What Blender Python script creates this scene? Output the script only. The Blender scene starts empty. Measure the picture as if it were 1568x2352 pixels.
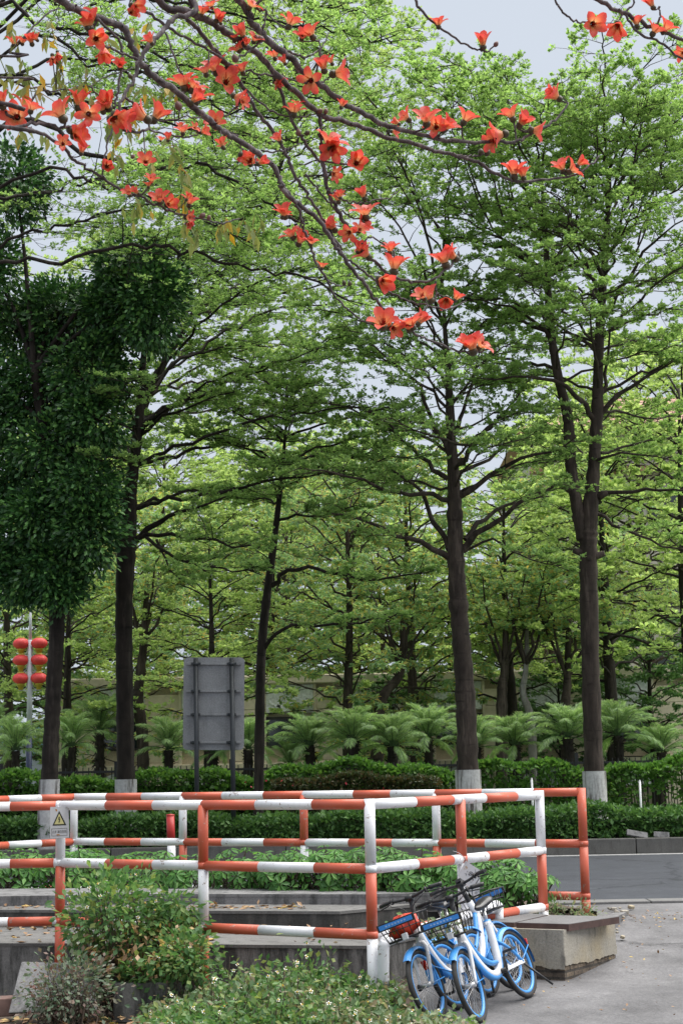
import bpy, math, random
import numpy as np
from mathutils import Matrix, Vector
rng = np.random.default_rng(7)
random.seed(7)
sc = bpy.context.scene
COL = sc.collection
PI = math.pi

# ------------------------------------------------------------------ camera
F, CX, CY, EYE = 3700.0, 784.0, 1176.0, 1.7          # focal length and centre in sheet units (1568 x 2352)
PITCH, ROLL = math.atan(578.0 / F), math.radians(-1.09)
cam_d = bpy.data.cameras.new('camera')
cam = bpy.data.objects.new('camera', cam_d)
COL.objects.link(cam)
cam.matrix_world = Matrix.Translation((0, 0, EYE)) @ Matrix.Rotation(PI / 2 + PITCH, 4, 'X') @ Matrix.Rotation(ROLL, 4, 'Z')
cam_d.sensor_fit = 'VERTICAL'
cam_d.sensor_height = 36.0
cam_d.lens = 36.0 * F / 2352.0
cam_d.clip_start = 0.1
cam_d.clip_end = 3000
cam_d.dof.use_dof = True
cam_d.dof.focus_distance = 13.0
cam_d.dof.aperture_fstop = 16.0
sc.camera = cam
RM = np.array(cam.matrix_world.to_3x3())

# ------------------------------------------------------------------ light
SUN_EL, SUN_AZ = math.radians(68), math.radians(72)   # azimuth measured from +Y towards +X
world = bpy.data.worlds.new('World')
sc.world = world
world.use_nodes = True
wn = world.node_tree.nodes
wl = world.node_tree.links
wn.clear()
w_out = wn.new('ShaderNodeOutputWorld')
w_bg = wn.new('ShaderNodeBackground')
w_sky = wn.new('ShaderNodeTexSky')
w_sky.sky_type = 'NISHITA'
w_sky.sun_disc = False
w_sky.sun_elevation = SUN_EL
w_sky.sun_rotation = SUN_AZ
w_sky.air_density = 1.0
w_sky.dust_density = 4.0
w_hs = wn.new('ShaderNodeHueSaturation')
w_hs.inputs['Saturation'].default_value = 0.30
w_hs.inputs['Value'].default_value = 1.0
w_mx = wn.new('ShaderNodeMixRGB')
w_mx.inputs[0].default_value = 0.86
w_mx.inputs[2].default_value = (4.75, 5.25, 6.0, 1)
w_bg.inputs['Strength'].default_value = 0.081
wl.new(w_sky.outputs[0], w_hs.inputs['Color'])
wl.new(w_hs.outputs[0], w_mx.inputs[1])
wl.new(w_mx.outputs[0], w_bg.inputs['Color'])
wl.new(w_bg.outputs[0], w_out.inputs['Surface'])
sun_d = bpy.data.lights.new('sun', 'SUN')
sun_d.energy = 4.0
sun_d.angle = math.radians(75)
sun_d.color = (1.0, 0.96, 0.90)
sun = bpy.data.objects.new('sun', sun_d)
COL.objects.link(sun)
sdir = Vector((math.sin(SUN_AZ) * math.cos(SUN_EL), math.cos(SUN_AZ) * math.cos(SUN_EL), math.sin(SUN_EL)))
sun.rotation_euler = sdir.to_track_quat('Z', 'Y').to_euler()
sun.location = (0, 0, 40)
sc.view_settings.view_transform = 'Standard'
sc.view_settings.look = 'None'
sc.view_settings.gamma = 1.0
sc.view_settings.use_curve_mapping = False
sc.view_settings.exposure = 0.82
cy = sc.cycles
cy.max_bounces = 10
cy.diffuse_bounces = 8
cy.glossy_bounces = 2
cy.transmission_bounces = 6
cy.transparent_max_bounces = 4

# ------------------------------------------------------------------ projection helpers (sheet point + distance -> world point)
def ray(px, py):
    d = RM @ np.array([(px - CX) / F, -(py - CY) / F, -1.0])
    return d
def at(px, py, Y):
    d = ray(px, py)
    return np.array([0, 0, EYE]) + d * (Y / d[1])
def onz(px, py, z):
    d = ray(px, py)
    return np.array([0, 0, EYE]) + d * ((z - EYE) / d[2])
def proj(p):
    q = RM.T @ (np.asarray(p, float) - np.array([0, 0, EYE]))
    return CX + F * q[0] / -q[2], CY - F * q[1] / -q[2]
def xat(px, Y):
    return at(px, 1900, Y)[0]
def ground_z(y, x=2.0):
    a = float(np.interp(y, [0, 12, 13.4, 14.5, 15.5, 16.6, 17.6, 18.3, 60], [-0.46, -0.46, -0.42, -0.345, -0.322, -0.19, -0.06, 0.0, 0.0]))
    b = float(np.interp(y, [0, 16.6, 18.2, 60], [-0.5, -0.5, 0.0, 0.0]))
    f = float(np.interp(x, [0.1, 0.8], [0.0, 1.0]))
    return a * f + b * (1 - f)

# ------------------------------------------------------------------ mesh helpers
def nrm(a):
    return a / np.maximum(np.linalg.norm(a, axis=-1, keepdims=True), 1e-9)
def catmull(P, n):
    P = np.asarray(P, float)
    Q = np.vstack([2 * P[0] - P[1], P, 2 * P[-1] - P[-2]])
    seg = len(P) - 1
    t = np.linspace(0, seg, n)
    i = np.minimum(t.astype(int), seg - 1)
    u = (t - i)[:, None]
    a, b, c, d = Q[i], Q[i + 1], Q[i + 2], Q[i + 3]
    return 0.5 * (2 * b + (c - a) * u + (2 * a - 5 * b + 4 * c - d) * u**2 + (3 * b - a - 3 * c + d) * u**3)

class MB:
    def __init__(s):
        s.v, s.f, s.m, s.sm, s.n = [], [], [], [], 0
    def add(s, v, f, mat=0, smooth=False):
        v = np.asarray(v, float).reshape(-1, 3)
        f = np.asarray(f, int)
        s.v.append(v)
        s.f.append(f + s.n)
        s.m.append(np.full(len(f), mat, int))
        s.sm.append(np.full(len(f), smooth, bool))
        s.n += len(v)
    def poly(s, v, mat=0):
        s.add(v, [list(range(len(v)))], mat)
    def box(s, c, size, mat=0, M=None):
        c = np.asarray(c, float)
        h = np.asarray(size, float) / 2
        v = np.array([[x, y, z] for x in (-1, 1) for y in (-1, 1) for z in (-1, 1)]) * h
        if M is not None:
            v = v @ np.asarray(M).T
        s.add(v + c, [[0, 1, 3, 2], [4, 6, 7, 5], [0, 4, 5, 1], [2, 3, 7, 6], [0, 2, 6, 4], [1, 5, 7, 3]], mat)
    def prism(s, pts, z0, z1, mat=0):
        n = len(pts)
        a = np.array([[p[0], p[1], z0] for p in pts])
        b = np.array([[p[0], p[1], z1] for p in pts])
        i = np.arange(n)
        j = (i + 1) % n
        s.add(np.vstack([a, b]), np.stack([i, j, j + n, i + n], 1), mat)
        s.poly(b, mat)
        s.poly(a[::-1], mat)
    def tube(s, P, r, k=8, mat=0, cap=True, smooth=True, closed=False, ref=None):
        P = np.asarray(P, float)
        n = len(P)
        r = np.broadcast_to(np.asarray(r, float), (n,))
        if closed:
            T = nrm(np.roll(P, -1, 0) - np.roll(P, 1, 0))
        else:
            T = nrm(np.gradient(P, axis=0))
        up = np.array(ref, float) if ref is not None else (np.array([0, 0, 1.0]) if abs(T[:, 2]).mean() < 0.8 else np.array([1.0, 0, 0]))
        U = up - T * (T @ up)[:, None]
        U = nrm(U)
        V = np.cross(T, U)
        a = np.arange(k) * 2 * PI / k
        ring = P[:, None, :] + r[:, None, None] * (np.cos(a)[None, :, None] * U[:, None, :] + np.sin(a)[None, :, None] * V[:, None, :])
        m = n if closed else n - 1
        i = np.repeat(np.arange(m), k)
        j = np.tile(np.arange(k), m)
        i2 = (i + 1) % n
        j2 = (j + 1) % k
        f = np.stack([i * k + j, i * k + j2, i2 * k + j2, i2 * k + j], 1)
        b = s.n
        s.add(ring.reshape(-1, 3), f, mat, smooth)
        if cap and not closed:
            s.f.append(np.array([list(range(k))[::-1]]) + b); s.m.append(np.array([mat])); s.sm.append(np.array([False]))
            s.f.append(np.array([list(range(k))]) + b + (n - 1) * k); s.m.append(np.array([mat])); s.sm.append(np.array([False]))
    def sticks(s, A, B, r0, r1, mat=0, k=3):
        A = np.asarray(A, float); B = np.asarray(B, float)
        n = len(A)
        if n == 0:
            return
        T = nrm(B - A)
        up = np.where(np.abs(T[:, 2:3]) < 0.9, np.array([[0, 0, 1.0]]), np.array([[1.0, 0, 0]]))
        U = nrm(np.cross(T, up)); V = np.cross(T, U)
        a = np.arange(k) * 2 * PI / k
        o = np.cos(a)[None, :, None] * U[:, None, :] + np.sin(a)[None, :, None] * V[:, None, :]
        r0 = np.broadcast_to(np.asarray(r0, float), (n,))[:, None, None]
        r1 = np.broadcast_to(np.asarray(r1, float), (n,))[:, None, None]
        v = np.concatenate([A[:, None] + o * r0, B[:, None] + o * r1], 1)
        base = np.arange(n)[:, None] * 2 * k
        fs = []
        for j in range(k):
            j2 = (j + 1) % k
            fs.append(np.concatenate([base + j, base + j2, base + k + j2, base + k + j], 1))
        s.add(v.reshape(-1, 3), np.concatenate(fs), mat, True)
    def lathe(s, prof, c=(0, 0, 0), k=24, mat=0, smooth=True):
        prof = np.asarray(prof, float)
        n = len(prof)
        a = np.arange(k) * 2 * PI / k
        v = np.stack([prof[:, None, 0] * np.cos(a), prof[:, None, 0] * np.sin(a), np.repeat(prof[:, 1:2], k, 1)], -1) + np.asarray(c)
        i = np.repeat(np.arange(n - 1), k); j = np.tile(np.arange(k), n - 1); j2 = (j + 1) % k
        s.add(v.reshape(-1, 3), np.stack([i * k + j, i * k + j2, (i + 1) * k + j2, (i + 1) * k + j], 1), mat, smooth)
    def leaves(s, B, D, L, W, mat=0, up=None, fold=0.0, jitter=0.6, wide=0.55):
        """many leaves: base B, direction D, length L, width W"""
        n = len(B)
        if n == 0:
            return
        D = nrm(D)
        u = np.array([0, 0, 1.0]) if up is None else up
        u = u + rng.normal(0, jitter, (n, 3))
        S = nrm(np.cross(D, u)); N = np.cross(S, D)
        L = np.broadcast_to(np.asarray(L, float), (n,))[:, None]
        W = np.broadcast_to(np.asarray(W, float), (n,))[:, None]
        v0 = B; v2 = B + D * L - N * L * 0.10
        v1 = B + D * L * wide + S * W / 2
        v3 = B + D * L * wide - S * W / 2
        i = np.arange(n)[:, None]
        if fold:
            v4 = B + D * L * wide - N * W * fold
            v = np.stack([v0, v1, v2, v3, v4], 1).reshape(-1, 3)
            f = np.concatenate([np.concatenate([i * 5, i * 5 + 4, i * 5 + 2, i * 5 + 1], 1), np.concatenate([i * 5, i * 5 + 3, i * 5 + 2, i * 5 + 4], 1)])
        else:
            v = np.stack([v0, v1, v2, v3], 1).reshape(-1, 3)
            f = np.concatenate([i * 4, i * 4 + 3, i * 4 + 2, i * 4 + 1], 1)
        if isinstance(mat, np.ndarray):
            mm = np.concatenate([mat, mat]) if fold else mat
            s.add(v, f, 0, False); s.m[-1] = mm
        else:
            s.add(v, f, mat, False)
    def build(s, name, mats, parent=None, bevel=0, loc=None):
        V = np.vstack(s.v) if s.v else np.zeros((0, 3))
        off = np.zeros(3)
        if parent is not None:
            q = parent
            while q is not None:
                off += np.array(q.location); q = q.parent
        elif loc is not None:
            off = np.asarray(loc, float)
        V = V - off
        me = bpy.data.meshes.new(name)
        me.vertices.add(len(V)); me.vertices.foreach_set('co', V.ravel())
        tot = np.concatenate([np.full(len(f), f.shape[1], int) for f in s.f])
        idx = np.concatenate([f.ravel() for f in s.f])
        me.loops.add(len(idx)); me.loops.foreach_set('vertex_index', idx)
        me.polygons.add(len(tot))
        me.polygons.foreach_set('loop_start', np.concatenate([[0], np.cumsum(tot)[:-1]]))
        me.polygons.foreach_set('material_index', np.concatenate(s.m))
        me.polygons.foreach_set('use_smooth', np.concatenate(s.sm))
        me.update(calc_edges=True)
        for m in (mats if isinstance(mats, (list, tuple)) else [mats]):
            me.materials.append(m)
        o = bpy.data.objects.new(name, me)
        COL.objects.link(o)
        if parent is not None:
            o.parent = parent
        elif loc is not None:
            o.location = loc
        if bevel:
            b = o.modifiers.new('bevel', 'BEVEL'); b.width = bevel; b.segments = 2; b.limit_method = 'ANGLE'
        return o

def tag(o, label, cat, group=None, kind=None):
    if label: o['label'] = label
    if cat: o['category'] = cat
    if group: o['group'] = group
    if kind: o['kind'] = kind
    return o
def thing(name, label, cat, loc=(0, 0, 0), group=None):
    o = bpy.data.objects.new(name, None)
    o.empty_display_size = 0.2
    COL.objects.link(o)
    o.location = [float(c) for c in loc]
    return tag(o, label, cat, group)
def copy_tree(o, parent=None):
    c = o.copy(); COL.objects.link(c)
    if parent is not None: c.parent = parent
    for ch in [x for x in bpy.data.objects if x.parent == o]:
        copy_tree(ch, c)
    return c

# ------------------------------------------------------------------ materials
def newmat(name):
    m = bpy.data.materials.new(name); m.use_nodes = True
    nt = m.node_tree
    return m, nt, nt.nodes, nt.links, nt.nodes['Principled BSDF']
def ramp(nt, stops):
    r = nt.nodes.new('ShaderNodeValToRGB')
    e = r.color_ramp.elements
    while len(e) < len(stops): e.new(0.5)
    for q, (p, c) in zip(e, stops):
        q.position = p; q.color = (*c, 1) if len(c) == 3 else c
    return r
def noise(nt, scale, detail=5, rough=0.6, vec=None, stretch=None):
    n = nt.nodes.new('ShaderNodeTexNoise')
    n.inputs['Scale'].default_value = scale; n.inputs['Detail'].default_value = detail; n.inputs['Roughness'].default_value = rough
    if vec is None:
        g = nt.nodes.new('ShaderNodeNewGeometry'); vec = g.outputs['Position']
    if stretch:
        mp = nt.nodes.new('ShaderNodeMapping'); mp.inputs['Scale'].default_value = stretch
        nt.links.new(vec, mp.inputs['Vector']); vec = mp.outputs[0]
    nt.links.new(vec, n.inputs['Vector'])
    return n
def mix(nt, fac, a, b, mode='MIX'):
    m = nt.nodes.new('ShaderNodeMixRGB'); m.blend_type = mode
    for s, v in ((0, fac), (1, a), (2, b)):
        if isinstance(v, (int, float)): m.inputs[s].default_value = v
        elif isinstance(v, tuple): m.inputs[s].default_value = (*v, 1)
        else: nt.links.new(v, m.inputs[s])
    return m
def bump(nt, h, strength=0.3, dist=0.02):
    b = nt.nodes.new('ShaderNodeBump'); b.inputs['Strength'].default_value = strength; b.inputs['Distance'].default_value = dist
    nt.links.new(h, b.inputs['Height'])
    return b
def simple(name, col, rough=0.5, metal=0.0, var=0.12, scale=6.0, spec=0.5):
    m, nt, n, l, p = newmat(name)
    ns = noise(nt, scale)
    a = tuple(c * (1 - var) for c in col); b = tuple(min(1, c * (1 + var)) for c in col)
    r = ramp(nt, [(0.3, a), (0.7, b)])
    l.new(ns.outputs[0], r.inputs[0]); l.new(r.outputs[0], p.inputs['Base Color'])
    p.inputs['Roughness'].default_value = rough; p.inputs['Metallic'].default_value = metal
    p.inputs['Specular IOR Level'].default_value = spec
    return m
def paint(name, col, chip=(0.30, 0.20, 0.14), amount=0.62, rough=0.42):
    """old gloss paint on pipe: slight fading, rust specks and scuffs"""
    m, nt, n, l, p = newmat(name)
    big = noise(nt, 3.0, 3)
    r1 = ramp(nt, [(0.3, tuple(c * 0.90 for c in col)), (0.7, tuple(min(1, c * 1.06) for c in col))])
    l.new(big.outputs[0], r1.inputs[0])
    sp = noise(nt, 26.0, 6, 0.7)
    r2 = ramp(nt, [(amount, (0, 0, 0)), (amount + 0.05, (1, 1, 1))])
    l.new(sp.outputs[0], r2.inputs[0])
    drip = noise(nt, 9.0, 4, 0.6, stretch=(1, 1, 0.25))
    r3 = ramp(nt, [(0.55, (0, 0, 0)), (0.8, (0.5, 0.5, 0.5))])
    l.new(drip.outputs[0], r3.inputs[0])
    m1 = mix(nt, r3.outputs[0], r1.outputs[0], tuple(c * 0.6 + 0.05 for c in col))
    bc = noise(nt, 10.0, 7, 0.72); rb_ = ramp(nt, [(0.625, (0, 0, 0)), (0.645, (0.85, 0.85, 0.85))]); l.new(bc.outputs[0], rb_.inputs[0])
    m1 = mix(nt, rb_.outputs[0], m1.outputs[0], tuple(c * .75 for c in chip))
    m2 = mix(nt, r2.outputs[0], m1.outputs[0], chip)
    l.new(m2.outputs[0], p.inputs['Base Color'])
    p.inputs['Roughness'].default_value = rough
    b = bump(nt, sp.outputs[0], 0.12, 0.004); l.new(b.outputs[0], p.inputs['Normal'])
    return m
def leafmat(name, cols, trans=0.35, tcol=None, rough=0.5, spec=0.35):
    m, nt, n, l, p = newmat(name)
    g = n.new('ShaderNodeNewGeometry')
    k = len(cols)
    r = ramp(nt, [(i / max(1, k - 1), c) for i, c in enumerate(cols)])
    l.new(g.outputs['Random Per Island'], r.inputs[0])
    big = noise(nt, 0.8, 2)
    rb = ramp(nt, [(0.3, (0.82, 0.82, 0.82)), (0.7, (1.12, 1.12, 1.12))])
    l.new(big.outputs[0], rb.inputs[0])
    mm = mix(nt, 1.0, r.outputs[0], rb.outputs[0], 'MULTIPLY')
    l.new(mm.outputs[0], p.inputs['Base Color'])
    p.inputs['Roughness'].default_value = rough
    p.inputs['Specular IOR Level'].default_value = spec
    t = n.new('ShaderNodeBsdfTranslucent')
    tc = mix(nt, 1.0, mm.outputs[0], tcol or (1.42, 1.42, 0.95), 'MULTIPLY')
    l.new(tc.outputs[0], t.inputs['Color'])
    ms = n.new('ShaderNodeMixShader'); ms.inputs[0].default_value = trans
    l.new(p.outputs[0], ms.inputs[1]); l.new(t.outputs[0], ms.inputs[2])
    l.new(ms.outputs[0], n['Material Output'].inputs['Surface'])
    return m
def barkmat(name, c0, c1, scale=7.0):
    m, nt, n, l, p = newmat(name)
    ns = noise(nt, scale, 8, 0.65, stretch=(1, 1, 0.35))
    r = ramp(nt, [(0.3, c0), (0.7, c1)])
    l.new(ns.outputs[0], r.inputs[0])
    s2 = noise(nt, scale * .55, 6, 0.7, stretch=(1.6, 1.6, 0.16)); q2 = ramp(nt, [(0.52, (0, 0, 0)), (0.66, (0.75, 0.75, 0.75))]); l.new(s2.outputs[0], q2.inputs[0])
    m1 = mix(nt, q2.outputs[0], r.outputs[0], tuple(min(.4, c * 1.75 + .008) for c in c1))
    s3 = noise(nt, scale * .5, 4, 0.6, stretch=(0.5, 0.5, 2.6)); q3 = ramp(nt, [(0.60, (0, 0, 0)), (0.70, (0.8, 0.8, 0.8))]); l.new(s3.outputs[0], q3.inputs[0])
    m2 = mix(nt, q3.outputs[0], m1.outputs[0], tuple(c * .6 for c in c0))
    l.new(m2.outputs[0], p.inputs['Base Color'])
    p.inputs['Roughness'].default_value = 0.85
    p.inputs['Specular IOR Level'].default_value = 0.25
    b = bump(nt, ns.outputs[0], 0.5, 0.03); l.new(b.outputs[0], p.inputs['Normal'])
    return m
def concrete(name, base=(0.30, 0.29, 0.28), dark=(0.05, 0.05, 0.048), stain=0.5, scale=1.0, warm=None, streak=True):
    """weathered concrete: mottling, pits, blotchy black water stains that run down upright faces"""
    m, nt, n, l, p = newmat(name)
    a = noise(nt, 2.2 * scale, 8, 0.7)
    r = ramp(nt, [(0.25, tuple(c * 0.70 for c in base)), (0.75, tuple(min(1, c * 1.2) for c in base))])
    l.new(a.outputs[0], r.inputs[0])
    col = r.outputs[0]
    if warm:
        wnz = noise(nt, 1.4 * scale, 4)
        wr = ramp(nt, [(0.45, (0, 0, 0)), (0.65, (0.8, 0.8, 0.8))]); l.new(wnz.outputs[0], wr.inputs[0])
        col = mix(nt, wr.outputs[0], col, warm).outputs[0]
    if streak:
        s = noise(nt, 3.0 * scale, 6, 0.7, stretch=(2.2, 2.2, 0.5))
        sr = ramp(nt, [(stain, (0, 0, 0)), (stain + 0.16, (0.9, 0.9, 0.9))]); l.new(s.outputs[0], sr.inputs[0])
        col = mix(nt, sr.outputs[0], col, dark).outputs[0]
    fine = noise(nt, 60 * scale, 4, 0.7)
    fr = ramp(nt, [(0.35, (0.78, 0.78, 0.78)), (0.65, (1.1, 1.1, 1.1))]); l.new(fine.outputs[0], fr.inputs[0])
    col = mix(nt, 1.0, col, fr.outputs[0], 'MULTIPLY').outputs[0]
    l.new(col, p.inputs['Base Color'])
    p.inputs['Roughness'].default_value = 0.9
    p.inputs['Specular IOR Level'].default_value = 0.25
    b = bump(nt, fine.outputs[0], 0.35, 0.01); l.new(b.outputs[0], p.inputs['Normal'])
    return m

M = {}
M['white'] = paint('white_paint', (0.76, 0.77, 0.80), amount=0.62)
M['red'] = paint('red_paint', (0.56, 0.115, 0.062), chip=(0.50, 0.40, 0.35), amount=0.65)
M['concrete'] = concrete('old_concrete', (0.24, 0.235, 0.23), stain=0.40)
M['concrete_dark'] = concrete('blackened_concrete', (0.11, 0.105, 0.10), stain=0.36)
M['concrete_top'] = concrete('concrete_ledge', (0.165, 0.162, 0.158), stain=0.54)
M['concrete_light'] = concrete('light_concrete', (0.225, 0.222, 0.225), dark=(0.08, 0.08, 0.08), stain=0.47)
M['block'] = concrete('rendered_block', (0.36, 0.335, 0.285), dark=(0.05, 0.045, 0.04), stain=0.53, warm=(0.40, 0.33, 0.21))
M['kerb'] = concrete('kerb_concrete', (0.125, 0.122, 0.116), dark=(0.07, 0.066, 0.06), stain=0.55)
M['steel'] = simple('rusty_steel', (0.075, 0.042, 0.036), 0.8, 0.0, 0.35, 9)
M['bark'] = barkmat('terminalia_bark', (0.022, 0.017, 0.014), (0.070, 0.054, 0.044))
M['bark_dark'] = barkmat('dark_bark', (0.010, 0.008, 0.007), (0.034, 0.027, 0.022))
M['bark_grey'] = barkmat('grey_bark', (0.11, 0.10, 0.09), (0.26, 0.24, 0.22))
M['bark_kapok'] = barkmat('kapok_bark', (0.050, 0.042, 0.045), (0.155, 0.135, 0.140), 30)
def limewash():
    m, nt, n, l, p = newmat('limewash')
    a = noise(nt, 7.0, 6, 0.65, stretch=(1, 1, 0.12)); b = noise(nt, 16, 5, 0.7)
    r = ramp(nt, [(0.36, (0.085, 0.070, 0.060)), (0.50, (0.52, 0.515, 0.51))]); l.new(a.outputs[0], r.inputs[0])
    r2 = ramp(nt, [(0.3, (0.72, 0.72, 0.72)), (0.6, (1.05, 1.05, 1.05))]); l.new(b.outputs[0], r2.inputs[0])
    c = mix(nt, 1.0, r.outputs[0], r2.outputs[0], 'MULTIPLY'); l.new(c.outputs[0], p.inputs['Base Color'])
    p.inputs['Roughness'].default_value = 0.95
    return m
M['limewash'] = limewash()
M['leaf_fresh'] = leafmat('leaf_fresh', [(0.190, 0.310, 0.105), (0.265, 0.410, 0.145), (0.350, 0.510, 0.200)], 0.58)
M['leaf_mid'] = leafmat('leaf_mid', [(0.165, 0.280, 0.100), (0.235, 0.375, 0.135), (0.320, 0.460, 0.185)], 0.58)
M['leaf_yellow'] = leafmat('leaf_yellow', [(0.265, 0.370, 0.145), (0.355, 0.480, 0.190), (0.460, 0.570, 0.250)], 0.58)
M['leaf_ficus'] = leafmat('leaf_ficus', [(0.016, 0.050, 0.018), (0.030, 0.092, 0.028), (0.055, 0.160, 0.042), (0.190, 0.400, 0.100)], 0.14, rough=0.42, spec=0.45)  # brightest tone paints highlights onto scattered leaves
M['leaf_feather'] = leafmat('leaf_feather', [(0.163, 0.294, 0.156), (0.225, 0.375, 0.2), (0.312, 0.438, 0.194), (0.475, 0.375, 0.112)], 0.55)
M['leaf_dark'] = leafmat('leaf_dark', [(0.068, 0.143, 0.06), (0.112, 0.225, 0.083), (0.18, 0.315, 0.112)], 0.4)
M['leaf_hedge'] = leafmat('leaf_hedge', [(0.042, 0.105, 0.033), (0.08, 0.177, 0.049), (0.139, 0.271, 0.072)], 0.3, rough=0.5, spec=0.35)
M['leaf_creeper'] = leafmat('leaf_creeper', [(0.052, 0.13, 0.026), (0.086, 0.199, 0.039), (0.13, 0.251, 0.052)], 0.4)
M['leaf_redhedge'] = leafmat('leaf_redhedge', [(0.040, 0.070, 0.025), (0.075, 0.095, 0.035), (0.11, 0.07, 0.035)], 0.22)
M['leaf_scheff'] = leafmat('leaf_umbrella', [(0.051, 0.153, 0.037), (0.097, 0.255, 0.056), (0.184, 0.398, 0.092)], 0.4, rough=0.45, spec=0.4)
M['leaf_weed'] = leafmat('leaf_weed', [(0.061, 0.148, 0.051), (0.102, 0.221, 0.072), (0.164, 0.292, 0.107), (0.267, 0.318, 0.102)], 0.4)
M['leaf_weedpale'] = leafmat('leaf_weed_pale', [(0.108, 0.188, 0.085), (0.17, 0.251, 0.134), (0.251, 0.296, 0.179), (0.323, 0.242, 0.17)], 0.35)
M['leaf_purple'] = leafmat('leaf_bronze', [(0.068, 0.12, 0.075), (0.128, 0.188, 0.12), (0.195, 0.21, 0.158), (0.18, 0.09, 0.083)], 0.25)
M['leaf_palm'] = leafmat('leaf_palm', [(0.21, 0.32, 0.17), (0.29, 0.42, 0.22), (0.38, 0.54, 0.23)], 0.48, rough=0.4, spec=0.5)
M['leaf_kapok'] = leafmat('leaf_kapok', [(0.16, 0.23, 0.07), (0.24, 0.3, 0.1), (0.3, 0.33, 0.11), (0.6, 0.36, 0.035)], 0.45)
M['leaf_brown'] = leafmat('leaf_dead', [(0.20, 0.11, 0.055), (0.30, 0.18, 0.10), (0.42, 0.28, 0.17), (0.50, 0.36, 0.08)], 0.1)
M['twig'] = simple('dry_twig', (0.09, 0.065, 0.05), 0.9)
M['stem_green'] = simple('green_stem', (0.07, 0.13, 0.05), 0.7)
M['petal_white'] = simple('white_petal', (0.82, 0.82, 0.78), 0.6)
M['floret'] = simple('yellow_floret', (0.62, 0.40, 0.03), 0.7)
M['soil'] = simple('soil', (0.085, 0.062, 0.045), 0.95, 0, 0.4, 12)

# ------------------------------------------------------------------ setting: ground, road, kerb
def ground_mat(name, base, fine=40, dark=0.5):
    m, nt, n, l, p = newmat(name)
    a = noise(nt, 0.9, 9, 0.68); b = noise(nt, fine, 5, 0.75); c = noise(nt, 5.0, 6, 0.7)
    r = ramp(nt, [(0.28, tuple(x * dark for x in base)), (0.72, tuple(min(1, x * 1.15) for x in base))]); l.new(a.outputs[0], r.inputs[0])
    r2 = ramp(nt, [(0.3, (0.72, 0.72, 0.72)), (0.7, (1.15, 1.15, 1.15))]); l.new(b.outputs[0], r2.inputs[0])
    r3 = ramp(nt, [(0.3, (0.84, 0.84, 0.85)), (0.7, (1.1, 1.1, 1.1))]); l.new(c.outputs[0], r3.inputs[0])
    x = mix(nt, 1.0, r.outputs[0], r2.outputs[0], 'MULTIPLY'); y = mix(nt, 1.0, x.outputs[0], r3.outputs[0], 'MULTIPLY')
    col = y.outputs[0]
    v = n.new('ShaderNodeTexVoronoi'); v.feature = 'DISTANCE_TO_EDGE'; v.inputs['Scale'].default_value = 0.32
    g = n.new('ShaderNodeNewGeometry'); nz = noise(nt, 1.5, 6, 0.7)
    vm = n.new('ShaderNodeMixRGB'); vm.inputs[0].default_value = 0.5
    l.new(g.outputs['Position'], vm.inputs[1]); l.new(nz.outputs['Color'], vm.inputs[2]); l.new(vm.outputs[0], v.inputs['Vector'])
    cr = ramp(nt, [(0.0, (0.42, 0.42, 0.42)), (0.010, (1, 1, 1))]); l.new(v.outputs[0], cr.inputs[0])
    col = mix(nt, 0.8, col, cr.outputs[0], 'MULTIPLY').outputs[0]
    l.new(col, p.inputs['Base Color'])
    p.inputs['Roughness'].default_value = 0.92; p.inputs['Specular IOR Level'].default_value = 0.25
    bb = bump(nt, b.outputs[0], 0.4, 0.012); l.new(bb.outputs[0], p.inputs['Normal'])
    return m
M['pavement'] = ground_mat('pavement_concrete', (0.192, 0.189, 0.194))
M['asphalt'] = ground_mat('asphalt', (0.060, 0.065, 0.076), 70, 0.8)

def sheet(name, xs, ys, zf, mat):
    X, Y = np.meshgrid(xs, ys)
    Z = np.vectorize(zf)(X, Y)
    nx, ny = len(xs), len(ys)
    i = np.arange(ny - 1)[:, None] * nx + np.arange(nx - 1)[None, :]
    f = np.stack([i, i + 1, i + nx + 1, i + nx], -1).reshape(-1, 4)
    b = MB(); b.add(np.stack([X, Y, Z], -1).reshape(-1, 3), f, 0, True)
    o = b.build(name, mat); o['kind'] = 'structure'
    return o
ys = [-60, 0, 6, 10, 12.4] + list(np.linspace(13, 18.2, 27)) + [20, 25, 60, 200, 900]
sheet('ground', [-900, -60, -12, -4, -1, 0.1, 0.35, 0.6, 0.8, 1.2, 4, 12, 60, 900], ys, lambda x, y: ground_z(y, x) - 0.03, M['soil'])
px_ = list(np.linspace(0.55, 12, 47)) + [60]
def pave_z(x, y):
    e = 0.012 * math.sin(x * 2.1 + y) + 0.008 * math.sin(y * 3.3 - x)
    return ground_z(y, x) + (e * 0.5 if 13 < y < 18.5 else 0.0) + 0.006
sheet('pavement', px_, [4, 9, 12] + list(np.linspace(12.6, 18.6, 61)) + [19.2, 19.72], pave_z, M['pavement'])
sheet('road', [-200, -20, 20, 200], [19.7, 22, 26, 29.2], lambda x, y: 0.020, M['asphalt'])
M['gutter'] = concrete('gutter_concrete', (0.18, 0.178, 0.176), stain=0.58, streak=True)
b = MB()
for k in range(-14, 16):
    b.box((k * 1.3 + 0.3, 19.62, 0.005), (1.285, 0.34, 0.062))
o = b.build('gutter', M['gutter'], bevel=0.01); o['kind'] = 'structure'
b = MB()
for k in range(-20, 20):
    b.box((k * 3.1 + 0.45, 29.22, 0.145), (3.085, 0.20, 0.30))
o = b.build('far_kerb', M['kerb'], bevel=0.015); o['kind'] = 'structure'
b = MB(); b.box((0, 28.98, 0.022), (200, 0.22, 0.012))
o = b.build('road_edge_line', simple('faded_line', (0.42, 0.42, 0.41), 0.8, 0, 0.25, 14)); o['kind'] = 'structure'
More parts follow.
